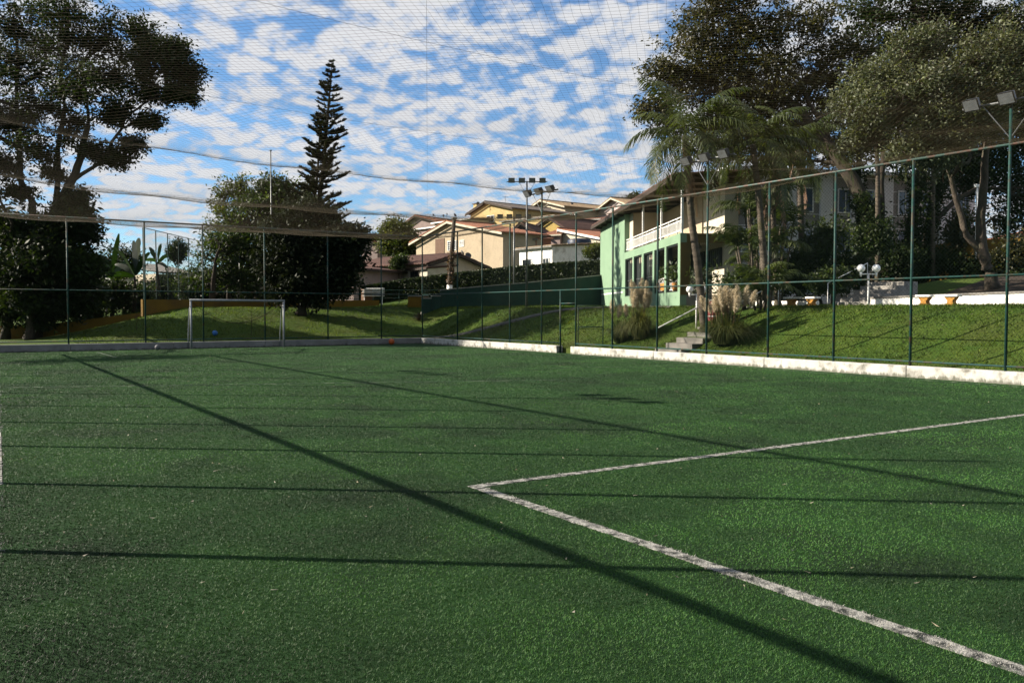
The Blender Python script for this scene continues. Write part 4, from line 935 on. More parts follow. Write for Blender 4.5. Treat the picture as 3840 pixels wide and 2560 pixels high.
house('grey_roof_house', 'house with a long grey roof edge just behind the beige gable', x4(540), 106, x4(850), 100, 6, y4(540), y4(462), y4(425), 'mauve_wall', 'tile_grey', False, [], over=.3, trim='white_paint')
house('dark_house', 'shaded house with a dark brown roof under the round light tree', x4(60), 70, x4(470), 76, 8, y4(930), y4(820), y4(725), 'mauve_wall', 'tile_brown', False, [], over=.5, trim='wood_dark')
house('gable_house', 'brown gabled house half hidden by the pine and the round tree', x4(120), 106, x4(260), 105, 4, y4(720), y4(600), y4(528), 'mauve_wall', 'tile_red', True, [], over=.4, ridge=.35, trim='wood_dark')
house('red_roof_house', 'house with a dark red roof on the concrete terrace below the pink house', x4(1955), 118, x4(2260), 114, 8, y4(410), y4(385), y4(335), 'mauve_wall', 'tile_red', False, [], over=.4, trim='wood_dark')
house('terrace_wall_house', 'flat grey concrete terrace house under the red roofed house', x4(1868), 112, x4(2130), 108, 6, y4(470), y4(402), y4(396), 'concrete_light', 'concrete', False, [W4(1880, 1912, 345, 390)], over=.1, trim='concrete_light')
house('shed_house', 'small concrete shed with a pale lit front beside the low house', x4(520), 75.5, x4(678), 73, 3, y4(890), y4(808), y4(780), 'cream', 'tile_brown', False, [W4(540, 606, 822, 884)], over=.2, trim='wood_dark', frames='wood_dark')
house('white_walled_house', 'narrow white walled house between the terracotta roof and the clubhouse', x4(2050), 98, x4(2260), 95, 6, y4(560), y4(500), y4(458), 'white_wall', 'tile_brown', False, [], over=.3, trim='white_paint')
# satellite dishes
def dish(label, px, py, D, rpx, az):
    c = at(px, py, D); r = rpx * D / FPX; t = thing('satellite_dish', label, 'satellite dish', (c[0], c[1], c[2] - r * 2), 'satellite dishes')
    nd = np.array([math.sin(az) * .85, math.cos(az) * .85, .52]); u = np.cross(nd, (0, 0, 1)); u /= np.linalg.norm(u); w = np.cross(u, nd); V = []; F = []
    for j in range(5):
        q = j / 4 * r
        for k in range(16): V.append(c + u * q * math.cos(k * .3927) + w * q * math.sin(k * .3927) + nd * (q * q / r * .35))
    for j in range(4):
        for k in range(16): F.append((j * 16 + k, j * 16 + (k + 1) % 16, (j + 1) * 16 + (k + 1) % 16, (j + 1) * 16 + k))
    o = mesh_np('reflector', V, F, M['dish_grey'], t, smooth=True); md = o.modifiers.new('thick', 'SOLIDIFY'); md.thickness = .02
    MB().tube([c - nd * .03, c - nd * .08 + [0, 0, -r * .8], c + [0, 0, -r * 2.4]], .035, 6).build('mast', 'dish_grey', t)
    MB().bar(c + w * -r * .9 + nd * r * .3, c + nd * r * .9, .015, 5).build('feed_arm', 'dish_grey', t)
fa = R(-20) + math.pi
for a in [('large dark satellite dish on the low house roof before the beige wall', *c4(1018, 693), 80, 12, fa + .5), ('satellite dish turned edge on beside the large dark dish', *c4(967, 668), 80, 10, fa - .9), ('dish on the ridge of the terrace house above its white chimney', *c4(906, 354), 126, 7, fa), ('dish on the terrace house ridge next to the mauve house', *c4(725, 353), 134, 5, fa), ('small dish on a post over the terrace house', *c4(810, 357), 130, 4, fa + .4), ('small dish standing highest over the terrace house', *c4(839, 345), 130, 4, fa - .2), ('dish on the yellow house chimney', *c4(1100, 251), 124, 5, fa + .7), ('tilted dish behind the yellow house chimney', *c4(1136, 252), 124, 5, fa - 1), ('round dish on the cream house roof', *c4(1889, 253), 134, 5, fa + .3)]: dish(*a)
# water tank on a frame
c = at(*c4(1953, 595), 74); t = thing('water_tank', 'dark blue water tank on a concrete stand above the hedge', 'water tank', (c[0], c[1], c[2] - 2.4))
MB().tube([c + [0, 0, -.55], c + [0, 0, -.4], c + [0, 0, .3], c + [0, 0, .42], c + [0, 0, .5]], [.85, 1.0, 1.05, .95, .4], 18).build('tank', 'tank_blue', t, smooth=True)
MB().box(c[0] - 1.1, c[0] + 1.1, c[1] - .9, c[1] + .9, c[2] - .75, c[2] - .55).build('platform', 'concrete', t)
for s in (-.9, .9):
    for q in (-.7, .7): MB().box(c[0] + s - .09, c[0] + s + .09, c[1] + q - .09, c[1] + q + .09, c[2] - 3.4, c[2] - .75).build('leg', 'concrete', t)
MB().box(c[0] - .7, c[0] + .7, c[1] - .5, c[1] + .5, c[2] - 3.4, c[2] - .76).build('base_block', 'concrete', t)
# antennas
for lab, px, py, D, hpx in (('thin television aerial above the yellow house ridge', x4(1330), y4(190), 124, 32), ('thin television aerial over the mauve house', x4(597), y4(400), 138, 22)):
    p = at(px, py, D); h_ = hpx * D / FPX; t = thing('aerial', lab, 'aerial', (p[0], p[1], p[2] - h_)); MB().bar(p, p - [0, 0, h_ * 1.3], .03, 5).build('mast', 'grey_metal', t); MB().bar(p + [-.35, .2, -.15], p + [.35, -.2, -.15], .02, 4).build('crossbar', 'grey_metal', t)
# round light tree behind the pine, far crowns
D = 98
tree('round_tree', 'rounded light green tree between the pine and the beige house', [GP(x4(420), D), PT(x4(430), y4(640), D)], [B(x4(x), y4(y), D, r, w) for x, y, r, w in ((420, 460, 45, 1), (360, 520, 40, 1), (480, 520, 40, 1), (410, 580, 55, 1), (340, 610, 36, .8), (490, 600, 40, .8), (420, 660, 40, .8), (530, 640, 26, .6))], 'leaf_yellow', 'bark', twigs=60, per=60, size=.16, sig=.42, seed=35, r0=.3)
shrub('dark bush at the eave of the low house', x4(440), y4(740), 75, 34, 30, 71, 'leaf_mid')
shrub('pale bush beside the water tank at the hedge end', x4(2080), y4(645), 64, 28, 18, 72, 'leaf_yellow')
shrub('small distant treetop behind the pink house', 2378, 742, 150, 26, 18, 73, 'leaf_dark', twigs=24, size=.22, sig=.5)

# ------------------------------------------------------------------ hedge, practice wall, poles beyond the lawn
def hedge():
    rng = np.random.default_rng(17); P = [(1350, 1076, 64), (1500, 1052, 64), (1700, 1025, 63), (1900, 1003, 62), (2100, 985, 61), (2262, 975, 60)]
    pts = [at(x, y, D) for x, y, D in P]; t = thing('hedge', 'long clipped dark hedge climbing in front of the hillside houses', 'hedge', (pts[0][0], pts[0][1], float(H(pts[0][0], pts[0][1]))))
    core = MB(); LC = []
    for i in range(len(pts) - 1):
        a, b = pts[i], pts[i + 1]; d = (b - a)[:2]; L_ = np.linalg.norm(d); d /= L_; n = np.array([-d[1], d[0]]) * .65; g0 = 1.0
        core.hexa([(*(a[:2] - n * .9), g0), (*(b[:2] - n * .9), g0), (*(b[:2] + n * .9), g0), (*(a[:2] + n * .9), g0)], [(*(a[:2] - n * .9), a[2] - .12), (*(b[:2] - n * .9), b[2] - .12), (*(b[:2] + n * .9), b[2] - .12), (*(a[:2] + n * .9), a[2] - .12)])
        m = int(L_ * 900); u = rng.random(m); zt_ = a[2] + (b[2] - a[2]) * u; g = rng.random(m); side = np.where(rng.random(m) < .62, -1, 1)
        if np.dot(n, a[:2]) < 0: side = -side
        top = rng.random(m) < .35
        off_ = np.where(top, rng.uniform(-1, 1, m), side * rng.normal(1, .06, m)); zz = np.where(top, zt_ - np.abs(rng.normal(0, .07, m)), zt_ - rng.random(m) ** .8 * 3.0)
        xy = a[:2] + (b[:2] - a[:2]) * u[:, None] + n * off_[:, None]; LC.append(np.concatenate([xy, zz[:, None]], 1))
    core.build('stems', 'leaf_hedge_core', t); C = np.concatenate(LC); V, F = leaf_cloud(C, .10, rng); m = len(C)
    mesh_np('foliage', V, F, M['leaf_hedge'], t, attr=np.repeat(np.stack([rng.random(m), rng.uniform(.5, 1.2, m), np.zeros(m)], 1), 4, 0))
mat('leaf_hedge_core', (.012, .022, .008), (.02, .03, .01), scale=4, rough=1, bump=.8)
hedge()
az_ = R(29.7); E1 = np.array([math.sin(az_), math.cos(az_)]); E2 = np.array([math.cos(az_), -math.sin(az_)]); CP = np.array([25.74, 26.19])
def cl(a, b, z): q = CP + E1 * a + E2 * b; return (q[0], q[1], z)
e_ = cl(19.8, .5, 0)
wall_run('practice_wall', 'long dark green practice wall rising towards the clubhouse', [(*at(1652, 1168, 51.5)[:2], 2.92), (*(np.array(at(1652, 1168, 51.5)[:2]) * .5 + np.array(e_[:2]) * .5), 3.45), (e_[0], e_[1], 4.05)], .2, 'dark_green_wall', 'concrete_light')
for lab, pa, za, pb_, zb in (('lower green step at the end of the practice wall', (1582, 1121, 51), 0, (1615, 1121, 51.2), 0), ('higher green step at the end of the practice wall', (1616, 1112, 51.2), 0, (1650, 1112, 51.4), 0), ('low ochre block beside the green steps', (1530, 1113, 53), 0, (1606, 1113, 53), 0)):
    wall_run('wall_step', lab, [WP(*pa), WP(*pb_)], .25, 'ochre_wall' if 'ochre' in lab else 'dark_green_wall', 'concrete_light', 'wall', 'wall steps')
def flood_mast(label, px, ybase, ytop, D, n, ax, sp, group='floodlight masts', tilt=R(15), dirv=None):
    p = GP(px, D, -.1); zt_ = at(px, ytop, D)[2]; t = thing('floodlight_mast', label, 'floodlight', tuple(p), group)
    MB().tube([p, (p[0], p[1], zt_)], [.07, .045], 10).build('mast', 'grey_metal', t, smooth=True)
    floodlight(t, p[0], p[1], zt_, ax, n, dirv if dirv is not None else (-AX[0], -AX[1], 0), tilt, sp)
axr = (_cy, -_sy, 0)
flood_mast('tall grey floodlight mast with four black lamps in front of the practice wall', x4(1512), 0, y4(76), 51.5, 4, axr, .62)
flood_mast('shorter floodlight mast with four lamps behind the practice wall', x4(1405), 0, y4(374), 57, 4, axr, .62)
p = GP(x4(855), 58, -.1); q = at(*c4(902, 372), 58); t = thing('utility_pole', 'leaning weathered wooden pole with white painted foot before the hedge', 'pole', tuple(p))
f = lambda s: p + (q - p) * s
MB().tube([f(0), f(.3), f(.6), f(.98)], [.19, .17, .15, .12], 10).build('shaft', 'bark_pale', t, smooth=True)
MB().tube([f(0) + [0, 0, .0], f(.22)], [.205, .19], 12).build('painted_foot', 'white_wall', t, smooth=True)
MB().tube([f(.98), f(.985), f(1)], [.12, .22, .2], 10).build('cap', 'concrete_light', t)
rng = np.random.default_rng(77); C = np.array([f(s) for s in rng.uniform(.25, .62, 500)]) + rng.normal(0, .13, (500, 3)); V, F = leaf_cloud(C, .1, rng); mesh_np('creeper', V, F, M['dead_leafy'], t, attr=np.repeat(np.stack([rng.random(500), rng.uniform(.4, 1, 500), np.zeros(500)], 1), 4, 0))
# low railing and slatted bench before the hedge
ra, rb, rc = at(1180, 1168, 58), at(1400, 1168, 60), at(1690, 1168, 60)
court_fence('low dark railing along the foot of the hedge', [ra, rb, rc], [3.15, 3.15, 3.15], 2.0, 'court fences', False, (1.0, .45))
p = GP(1400, 57); t = thing('slatted_bench', 'white slatted bench board at the foot of the hedge', 'bench', tuple(p))
ux = np.array([_cy, -_sy, 0]); 
for k in range(5):
    z = p[2] + .75 + .12 * k; a = p - ux * .75; b = p + ux * .75; a = a.copy(); b = b.copy(); a[2] = b[2] = z
    MB().bar(a, b, .035, 4).build('slat', 'white_paint', t)
for s in (-.6, .6): q = p + ux * s; MB().bar((q[0], q[1], p[2]), (q[0], q[1], p[2] + 1.3), .03, 6).build('leg', 'white_paint', t)
p = at(1375, 1085, 57.3); p[2] = float(H(p[0], p[1])); t = thing('litter_bin', 'small brown wooden box bin beside the slatted bench', 'bin', tuple(p)); MB().box(p[0] - .3, p[0] + .3, p[1] - .25, p[1] + .25, p[2] + .3, p[2] + 1.2).build('body', 'door_brown', t); MB().box(p[0] - .34, p[0] + .34, p[1] - .29, p[1] + .29, p[2] + 1.2, p[2] + 1.26).build('lid', 'wood_dark', t)
for s in (-.22, .22): MB().bar((p[0] + s, p[1], p[2] - .05), (p[0] + s, p[1], p[2] + .31), .03, 6).build('leg', 'wood_dark', t)
# concrete path strip climbing the lawn
def ground_strip(name, pts, w, m, lift=.03):
    pts = np.array(pts); V = []; F = []; k = 0; fine = []
    for i in range(len(pts) - 1):
        for s in np.linspace(0, 1, 9)[:-1]: fine.append(pts[i] + (pts[i + 1] - pts[i]) * s)
    fine.append(pts[-1]); fine = np.array(fine)
    for i in range(len(fine)):
        d = fine[min(i + 1, len(fine) - 1)] - fine[max(i - 1, 0)]; d /= np.linalg.norm(d); n = np.array([-d[1], d[0]]) * w / 2
        for s in (-1, 1):
            q = fine[i] + n * s; V.append((q[0], q[1], float(H(*q)) + lift))
        for s in (1, -1):
            q = fine[i] + n * s; V.append((q[0], q[1], float(H(*q)) - .15))
    for i in range(len(fine) - 1):
        for k in range(4): F.append((i * 4 + k, i * 4 + (k + 1) % 4, i * 4 + 4 + (k + 1) % 4, i * 4 + 4 + k))
    o = mesh_np(name, V, F, M[m]); o['kind'] = 'structure'; return o
ground_strip('path', [(17.2, 39.9), (20.8, 39.3), (22.6, 36), (24.4, 32.5), (25.3, 29.5), (25.2, 26.0)], .32, 'path_dark', .05)
ground_strip('path', [(27.3, 8), (27.0, 12), (26.7, 16), (26.6, 20.5), (27.2, 23.6), (29.0, 25.0)], 1.0, 'concrete', .03)

# ------------------------------------------------------------------ clubhouse
G0 = 1.6
def clubhouse():
    t = thing('clubhouse', 'light green two storey clubhouse with a white railed balcony and tall openings', 'building', cl(0, 0, 1.85))
    zf, zs, zl = 2.36, 2.5, 4.57          # floor, sill, lintel
    op = [(.27, 2.30), (2.63, 4.64), (4.99, 6.98), (7.43, 9.37), (9.73, 11.69)]
    MB().obox(cl, 11.9, 20.0, 0, .28, G0 - .6, 7.11).build('gable_wall', 'club_green', t)
    MB().obox(cl, -.1, 11.9, 0, .28, G0 - .6, zs).build('plinth_wall', 'club_green', t)
    MB().obox(cl, -.1, 11.9, 0, .28, zl, 4.96).build('lintel_wall', 'club_green', t)
    e = [-.1] + [v for o_ in op for v in o_] + [11.9]
    for i in range(0, len(e), 2): MB().obox(cl, e[i], e[i + 1], 0, .28, zs, zl).build('pier', 'club_green', t)
    MB().obox(cl, 12.3, 19.6, -.012, .05, 2.72, 2.80).build('white_stripe', 'white_paint', t)
    for k, (a0, a1) in enumerate(op):      # dark reveals; glazing in the three far openings
        fr_ = MB()
        for (x0, x1, z0, z1) in ((a0, a0 + .07, zs, zl), (a1 - .07, a1, zs, zl), (a0 + .07, a1 - .07, zl - .07, zl), (a0 + .07, a1 - .07, zs, zs + .05)): fr_.obox(cl, x0, x1, .06, .27, z0, z1)
        w = fr_.build('window' if k > 1 else 'opening_frame', 'frame_dark', t)
        if k > 1:
            MB().obox(cl, a0 + .07, a1 - .07, .15, .16, zs + .05, zl - .07).build('pane', 'window_glass', w)
            MB().obox(cl, (a0 + a1) / 2 - .02, (a0 + a1) / 2 + .02, .13, .18, zs + .05, zl - .07).build('mullion', 'frame_dark', w)
            MB().obox(cl, a0 + .07, a1 - .07, .135, .175, 3.35, 3.39).build('transom', 'grey_metal', w)
    # porch floor, slab, side beam and corner post
    MB().obox(cl, -.1, 11.9, .28, 2.0, G0 - .6, zf).build('porch_floor', 'concrete', t)
    MB().obox(cl, -.1, .22, .28, 3.0, zl, 4.955).build('porch_beam', 'olive_beam', t)
    MB().obox(cl, -.12, .2, .02, .45, zf, zl).build('corner_post', 'olive_beam', t)
    MB().obox(cl, .22, 11.9, .28, 2.0, 4.72, 4.95).build('balcony_slab', 'cream', t)
    # inner block
    MB().obox(cl, .22, 11, 2.0, 2.6, G0 - .6, 7.1).build('porch_wall', 'cream', t)
    MB().obox(cl, 11, 20, .28, 4, G0 - .6, 7.1).build('hall_block', 'cream', t)
    MB().obox(cl, 10.9, 10.995, .28, 1.95, 4.95, 7.1).build('balcony_end_wall', 'beige', t)
    MB().obox(cl, 3.4, 10.9, 1.95, 1.995, 4.97, 7.1).build('balcony_back_wall', 'beige', t)
    for (a0, a1) in ((.5, 2.3), (3.0, 5.4), (6.0, 9.6)):
        w = MB()
        for (x0, x1, z0, z1) in ((a0, a1, 3.62, 3.68), (a0, a1, 4.36, 4.42), (a0, a0 + .06, 3.68, 4.36), (a1 - .06, a1, 3.68, 4.36)): w.obox(cl, x0, x1, 1.92, 2.0, z0, z1)
        w = w.build('clerestory_window', 'frame_dark', t); MB().obox(cl, a0 + .06, a1 - .06, 1.97, 1.998, 3.68, 4.36).build('pane', 'glass_dark', w)
        b_ = MB()
        for k in range(1, 6): b_.obox(cl, a0 + (a1 - a0) * k / 6 - .02, a0 + (a1 - a0) * k / 6 + .02, 1.93, 1.97, 3.68, 4.36)
        b_.build('glazing_bar', 'grey_metal', w)
    MB().obox(cl, 2.45, 2.85, 1.94, 2.0, 2.4, 3.9).build('door', 'wood_dark', t)
    # roof: low pitch, wide boarded soffit
    def roofz(b): return 7.12 + .04 * (b + .9)
    MB().hexa([cl(-.6, -.4, 7.14), cl(20.6, -.4, 7.14), cl(20.6, 2.8, roofz(2.8)), cl(-.6, 2.8, roofz(2.8))], [cl(-.6, -.4, 7.2), cl(20.6, -.4, 7.2), cl(20.6, 2.8, roofz(2.8) + .06), cl(-.6, 2.8, roofz(2.8) + .06)]).build('soffit', 'soffit_wood', t)
    for k in range(12):
        a = -.4 + k * 1.8; MB().hexa([cl(a, -.36, 7.0), cl(a + .1, -.36, 7.0), cl(a + .1, 2.7, roofz(2.7) - .14), cl(a, 2.7, roofz(2.7) - .14)], [cl(a, -.36, 7.136), cl(a + .1, -.36, 7.136), cl(a + .1, 2.7, roofz(2.7) - .003), cl(a, 2.7, roofz(2.7) - .003)]).build('rafter', 'wood_dark', t)
    roof_sheet(cl, -.7, 20.7, -.5, 7.29, 2.8, roofz(2.8) + .2, 'tile_brown', t, th=.06)
    MB().obox(cl, -.7, 20.7, -.54, -.48, 7.08, 7.27).build('fascia', 'wood_dark', t)
    # balcony rail and posts
    for a in (-.02, 3.6, 7.55): MB().obox(cl, a, a + .09, .06, .15, 4.96, 7.1).build('balcony_post', 'white_paint', t)
    rail = thing_part = MB()
    for z in (5.10, 5.52, 5.66): rail.obox(cl, .07, 11.9, .09, .13, z - .018, z + .018)
    rl = rail.build('balcony_rail', 'white_paint', t)
    for k in range(8): a = .8 + 1.5 * k; MB().obox(cl, a, a + .04, .088, .132, 4.96, 5.65).build('baluster', 'white_paint', rl)
    fr2 = lambda u, z: (cl(.07 + u, .11, z), (-E2[0], -E2[1], 0)); V_, F_ = chain(fr2, 11.8, 5.1, 5.5, .15, .007); mesh_np('lattice', V_, F_, M['white_paint'], rl, kind='stuff')
    # ground floor lattice rails, planters in the two open bays
    for (a0, a1) in op[:2]:
        r_ = MB().obox(cl, a0, a1, .12, .16, 3.16, 3.2).obox(cl, a0, a1, .12, .16, 2.6, 2.64).build('bay_rail', 'white_paint', t)
        V_, F_ = chain(lambda u, z: (cl(a0 + u, .14, z), (-E2[0], -E2[1], 0)), a1 - a0, 2.62, 3.18, .17, .008); mesh_np('lattice', V_, F_, M['white_paint'], r_, kind='stuff')
    s_ = MB().obox(cl, 2.75, 3.5, .02, .05, 2.62, 2.95).build('notice_board', 'orange_sign', t)
    r_ = MB().bar(cl(-.02, .5, 3.2), cl(-.02, 2.0, 3.2), .02, 6).build('porch_rail', 'white_paint', t)
    V_, F_ = chain(lambda u, z: (cl(-.02, .5 + u, z), (E1[0], E1[1], 0)), 1.5, 2.4, 3.18, .16, .010); mesh_np('lattice', V_, F_, M['frame_dark'], r_, kind='stuff')
    MB().tube([cl(1.2, 1.2, 4.72), cl(1.2, 1.2, 4.5)], .02, 6).build('ceiling_lamp_stem', 'frame_dark', t); MB().ball(cl(1.2, 1.2, 4.45), .12, 12, 8).build('ceiling_lamp', 'grey_metal', t, smooth=True)
def glassmat():
    m = bpy.data.materials.new('window_glass'); m.use_nodes = True; b = m.node_tree.nodes['Principled BSDF']
    b.inputs['Base Color'].default_value = (.35, .38, .38, 1); b.inputs['Roughness'].default_value = .03; b.inputs['Transmission Weight'].default_value = .93; b.inputs['IOR'].default_value = 1.12; M['window_glass'] = m
glassmat()
clubhouse()
# potted plants on the porch rail
for i, (lab, a, b, z, r) in enumerate((('leafy pot plant hanging in the clubhouse opening next to the corner post', .75, .02, 3.3, .42), ('leafy pot plant in the second clubhouse opening', 3.6, .3, 3.35, .36), ('dark bushy pot plant beside the clubhouse corner post', -.55, .9, 3.1, .55), ('smaller pot plant inside the second clubhouse opening', 4.3, .5, 3.15, .34))):
    c = np.array(cl(a, b, z)); t = thing('pot_plant', lab, 'plant', tuple(c - [0, 0, .75]), 'porch plants'); rng = np.random.default_rng(90 + i)
    MB().tube([c - [0, 0, .75], c - [0, 0, .4]], [.11, .16], 10).build('pot', 'pot_orange', t, smooth=True)
    if a < 0: MB().obox(cl, a - .2, a + .2, b - .2, b + .2, 1.7, z - .75).build('stand', 'concrete', t)
    C = c + rng.normal(0, 1, (420, 3)) * [r * .5, r * .5, r * .55]; V, F = leaf_cloud(C, .085, rng); mesh_np('foliage', V, F, M['leaf_mid'], t, attr=np.repeat(np.stack([rng.random(420), rng.uniform(.6, 1.2, 420), np.zeros(420)], 1), 4, 0))
    st = MB()
    for k in range(5): st.tube([c - [0, 0, .42], c + rng.normal(0, .12, 3)], .008, 4)
    st.build('stems', 'bark', t)
# red box bin on legs
p = at(2673, 1140, 31); p[2] = float(H(p[0], p[1])); t = thing('red_bin', 'dark red wooden box with a pitched lid beside the clubhouse porch', 'bin', tuple(p))
MB().box(p[0] - .2, p[0] + .2, p[1] - .2, p[1] + .2, p[2] + .12, p[2] + .62).build('body', 'red_box', t)
MB().add([(p[0] - .26, p[1] - .26, p[2] + .62), (p[0] + .26, p[1] - .26, p[2] + .62), (p[0] + .26, p[1] + .26, p[2] + .62), (p[0] - .26, p[1] + .26, p[2] + .62), (p[0], p[1] - .26, p[2] + .82), (p[0], p[1] + .26, p[2] + .82)], [(3, 2, 1, 0), (0, 1, 4), (2, 3, 5), (1, 2, 5, 4), (3, 0, 4, 5)]).build('lid', 'red_box', t)
MB().box(p[0] - .205, p[0] + .205, p[1] - .205, p[1] + .205, p[2] + .27, p[2] + .30).build('white_band', 'white_paint', t)
for s in (-.15, .15):
    for q in (-.15, .15): MB().bar((p[0] + s, p[1] + q, p[2] - .05), (p[0] + s, p[1] + q, p[2] + .13), .02, 6).build('leg', 'wood_dark', t)
# twin globe lamps
def globe_lamp(label, x, y, h_, r):
    z0 = float(H(x, y)); t = thing('globe_lamp', label, 'lamp', (x, y, z0), 'twin globe lamps'); dx_, dy_ = _cy * .26, -_sy * .26
    MB().bar((x, y, z0 - .1), (x, y, z0 + h_), .028, 10).build('post', 'white_paint', t, smooth=True)
    MB().bar((x - dx_, y - dy_, z0 + h_ - .03), (x + dx_, y + dy_, z0 + h_ - .03), .022, 8).build('arm', 'white_paint', t, smooth=True)
    for s in (-1, 1):
        q = np.array([x + dx_ * s, y + dy_ * s, z0 + h_]); hd = MB().tube([q - [0, 0, .12], q + [0, 0, .05]], [.025, .05], 10).build('lamp_holder', 'white_paint', t, smooth=True)
        MB().ball(q + [0, 0, .04 + r * .92], r, 20, 14).build('globe', 'globe', hd, smooth=True)
globe_lamp('white twin globe lamp between the stone benches', 26.0, 17.46, 1.12, .135)
q = at(2612, 1140, 31.5); globe_lamp('white twin globe lamp in front of the clubhouse porch behind the palm', q[0], q[1], 1.18, .13)
# stone benches
def bench(label, px, w, src=None):
    p = at(px, 1148, 1); d = ray(px, 1148); k = 25.85 / d[0]; x, y = 25.85, d[1] * k; z0 = float(H(x, y)) - .02
    if src: return copy_thing(src, (x, y, z0), label)
    t = thing('stone_bench', label, 'bench', (x, y, z0), 'stone benches')
    hx, hy = .12 * w / 2, -.993 * w / 2; nx, ny = .993 * .19, .12 * .19
    MB().hexa([(x - hx - nx, y - hy - ny, z0 + .30), (x + hx - nx, y + hy - ny, z0 + .30), (x + hx + nx, y + hy + ny, z0 + .30), (x - hx + nx, y - hy + ny, z0 + .30)], [(x - hx - nx, y - hy - ny, z0 + .37), (x + hx - nx, y + hy - ny, z0 + .37), (x + hx + nx, y + hy + ny, z0 + .37), (x - hx + nx, y - hy + ny, z0 + .37)]).build('seat', 'bench_stone', t, bevel=.015)
    for s in (-.62, .62):
        cx, cy_ = x + hx * s, y + hy * s; ux_, uy_ = .12, -.993; prof = [(-.20, 0), (.20, 0), (.17, .06), (.10, .12), (.10, .18), (.17, .25), (.20, .305), (-.20, .305), (-.17, .25), (-.10, .18), (-.10, .12), (-.17, .06)]
        # scrolled leg: profile along the bench, extruded across
        V = [(cx + ux_ * a * .8 + sg * nx * .75, cy_ + uy_ * a * .8 + sg * ny * .75, z0 + z) for sg in (-1, 1) for a, z in prof]; n = len(prof)
        MB().add(V, [tuple(range(n)), tuple(range(2 * n - 1, n - 1, -1))] + [(i, (i + 1) % n, n + (i + 1) % n, n + i)[::-1] for i in range(n)]).build('leg', 'bench_leg', t)
    return t
b1 = bench('white stone bench with ochre legs near the small stairs', 3006, 1.3)
bench('white stone bench with ochre legs before the long white wall', 3518, 1.05, b1)
# low white wall along the upper path and paved edge
wall_run('garden_wall', 'low weathered white wall along the upper path behind the benches', [(27.9, 4, 2.32), (27.8, 9.5, 2.30), (27.6, 14, 2.22), (27.5, 18.3, 2.12)], .22, 'white_wall', 'concrete', group='garden walls')
wall_run('garden_wall', 'short low white wall by the palms at the top of the lawn stairs', [(27.5, 20.6, 2.06), (27.4, 23.0, 2.08), (27.8, 24.4, 2.2)], .2, 'white_wall', group='garden walls')
# lawn stairs with handrails
def stairs(label, x0, y0, y1, n, run, z0, rise, m, group='stairs', dirx=1):
    t = thing('stairs', label, 'stairs', (x0, (y0 + y1) / 2, z0), group)
    for k in range(n): MB().box(x0 + run * k, x0 + run * (k + 1) + (.02 if k < n - 1 else .5), y0, y1, z0 - .5, z0 + rise * (k + 1)).build('step', m, t, bevel=.012)
    return t
stairs('grey concrete stairs climbing the lawn between the pampas clumps', 20.75, 21.0, 22.3, 9, .52, .16, .187, 'concrete')
def handrail(label, pts, zs, r=.022):
    t = thing('handrail', label, 'handrail', (pts[0][0], pts[0][1], zs[0] - .9), 'stair handrails')
    P = [(x, y, z) for (x, y), z in zip(pts, zs)]; MB().tube(P, r, 8).build('rail', 'white_paint', t, smooth=True)
    for (x, y, z) in P: MB().bar((x, y, min(z - .75, float(H(x, y)) - .05)), (x, y, z), r * .85, 8).build('post', 'white_paint', t, smooth=True)
handrail('long pale sloping handrail along the lawn stairs', [(20.95, 22.42), (22.9, 22.42), (25.1, 22.42)], [1.05, 1.78, 2.62])
handrail('short pale sloping handrail by the large pampas clump', [(22.9, 20.9), (25.6, 20.9)], [1.75, 2.75])
stairs('small grey stairs leading up to the garden behind the benches', 28.3, 18.9, 20.5, 6, .42, 1.86, .16, 'concrete_light')
handrail('thin white handrail on the small garden stairs', [(28.1, 20.6), (30.6, 20.6)], [2.75, 3.6], .018)
handrail('white railing beside the forked tree on the upper path', [(28.3, 11.0), (28.4, 10.6), (28.8, 6.0)], [2.95, 2.96, 3.05], .022)

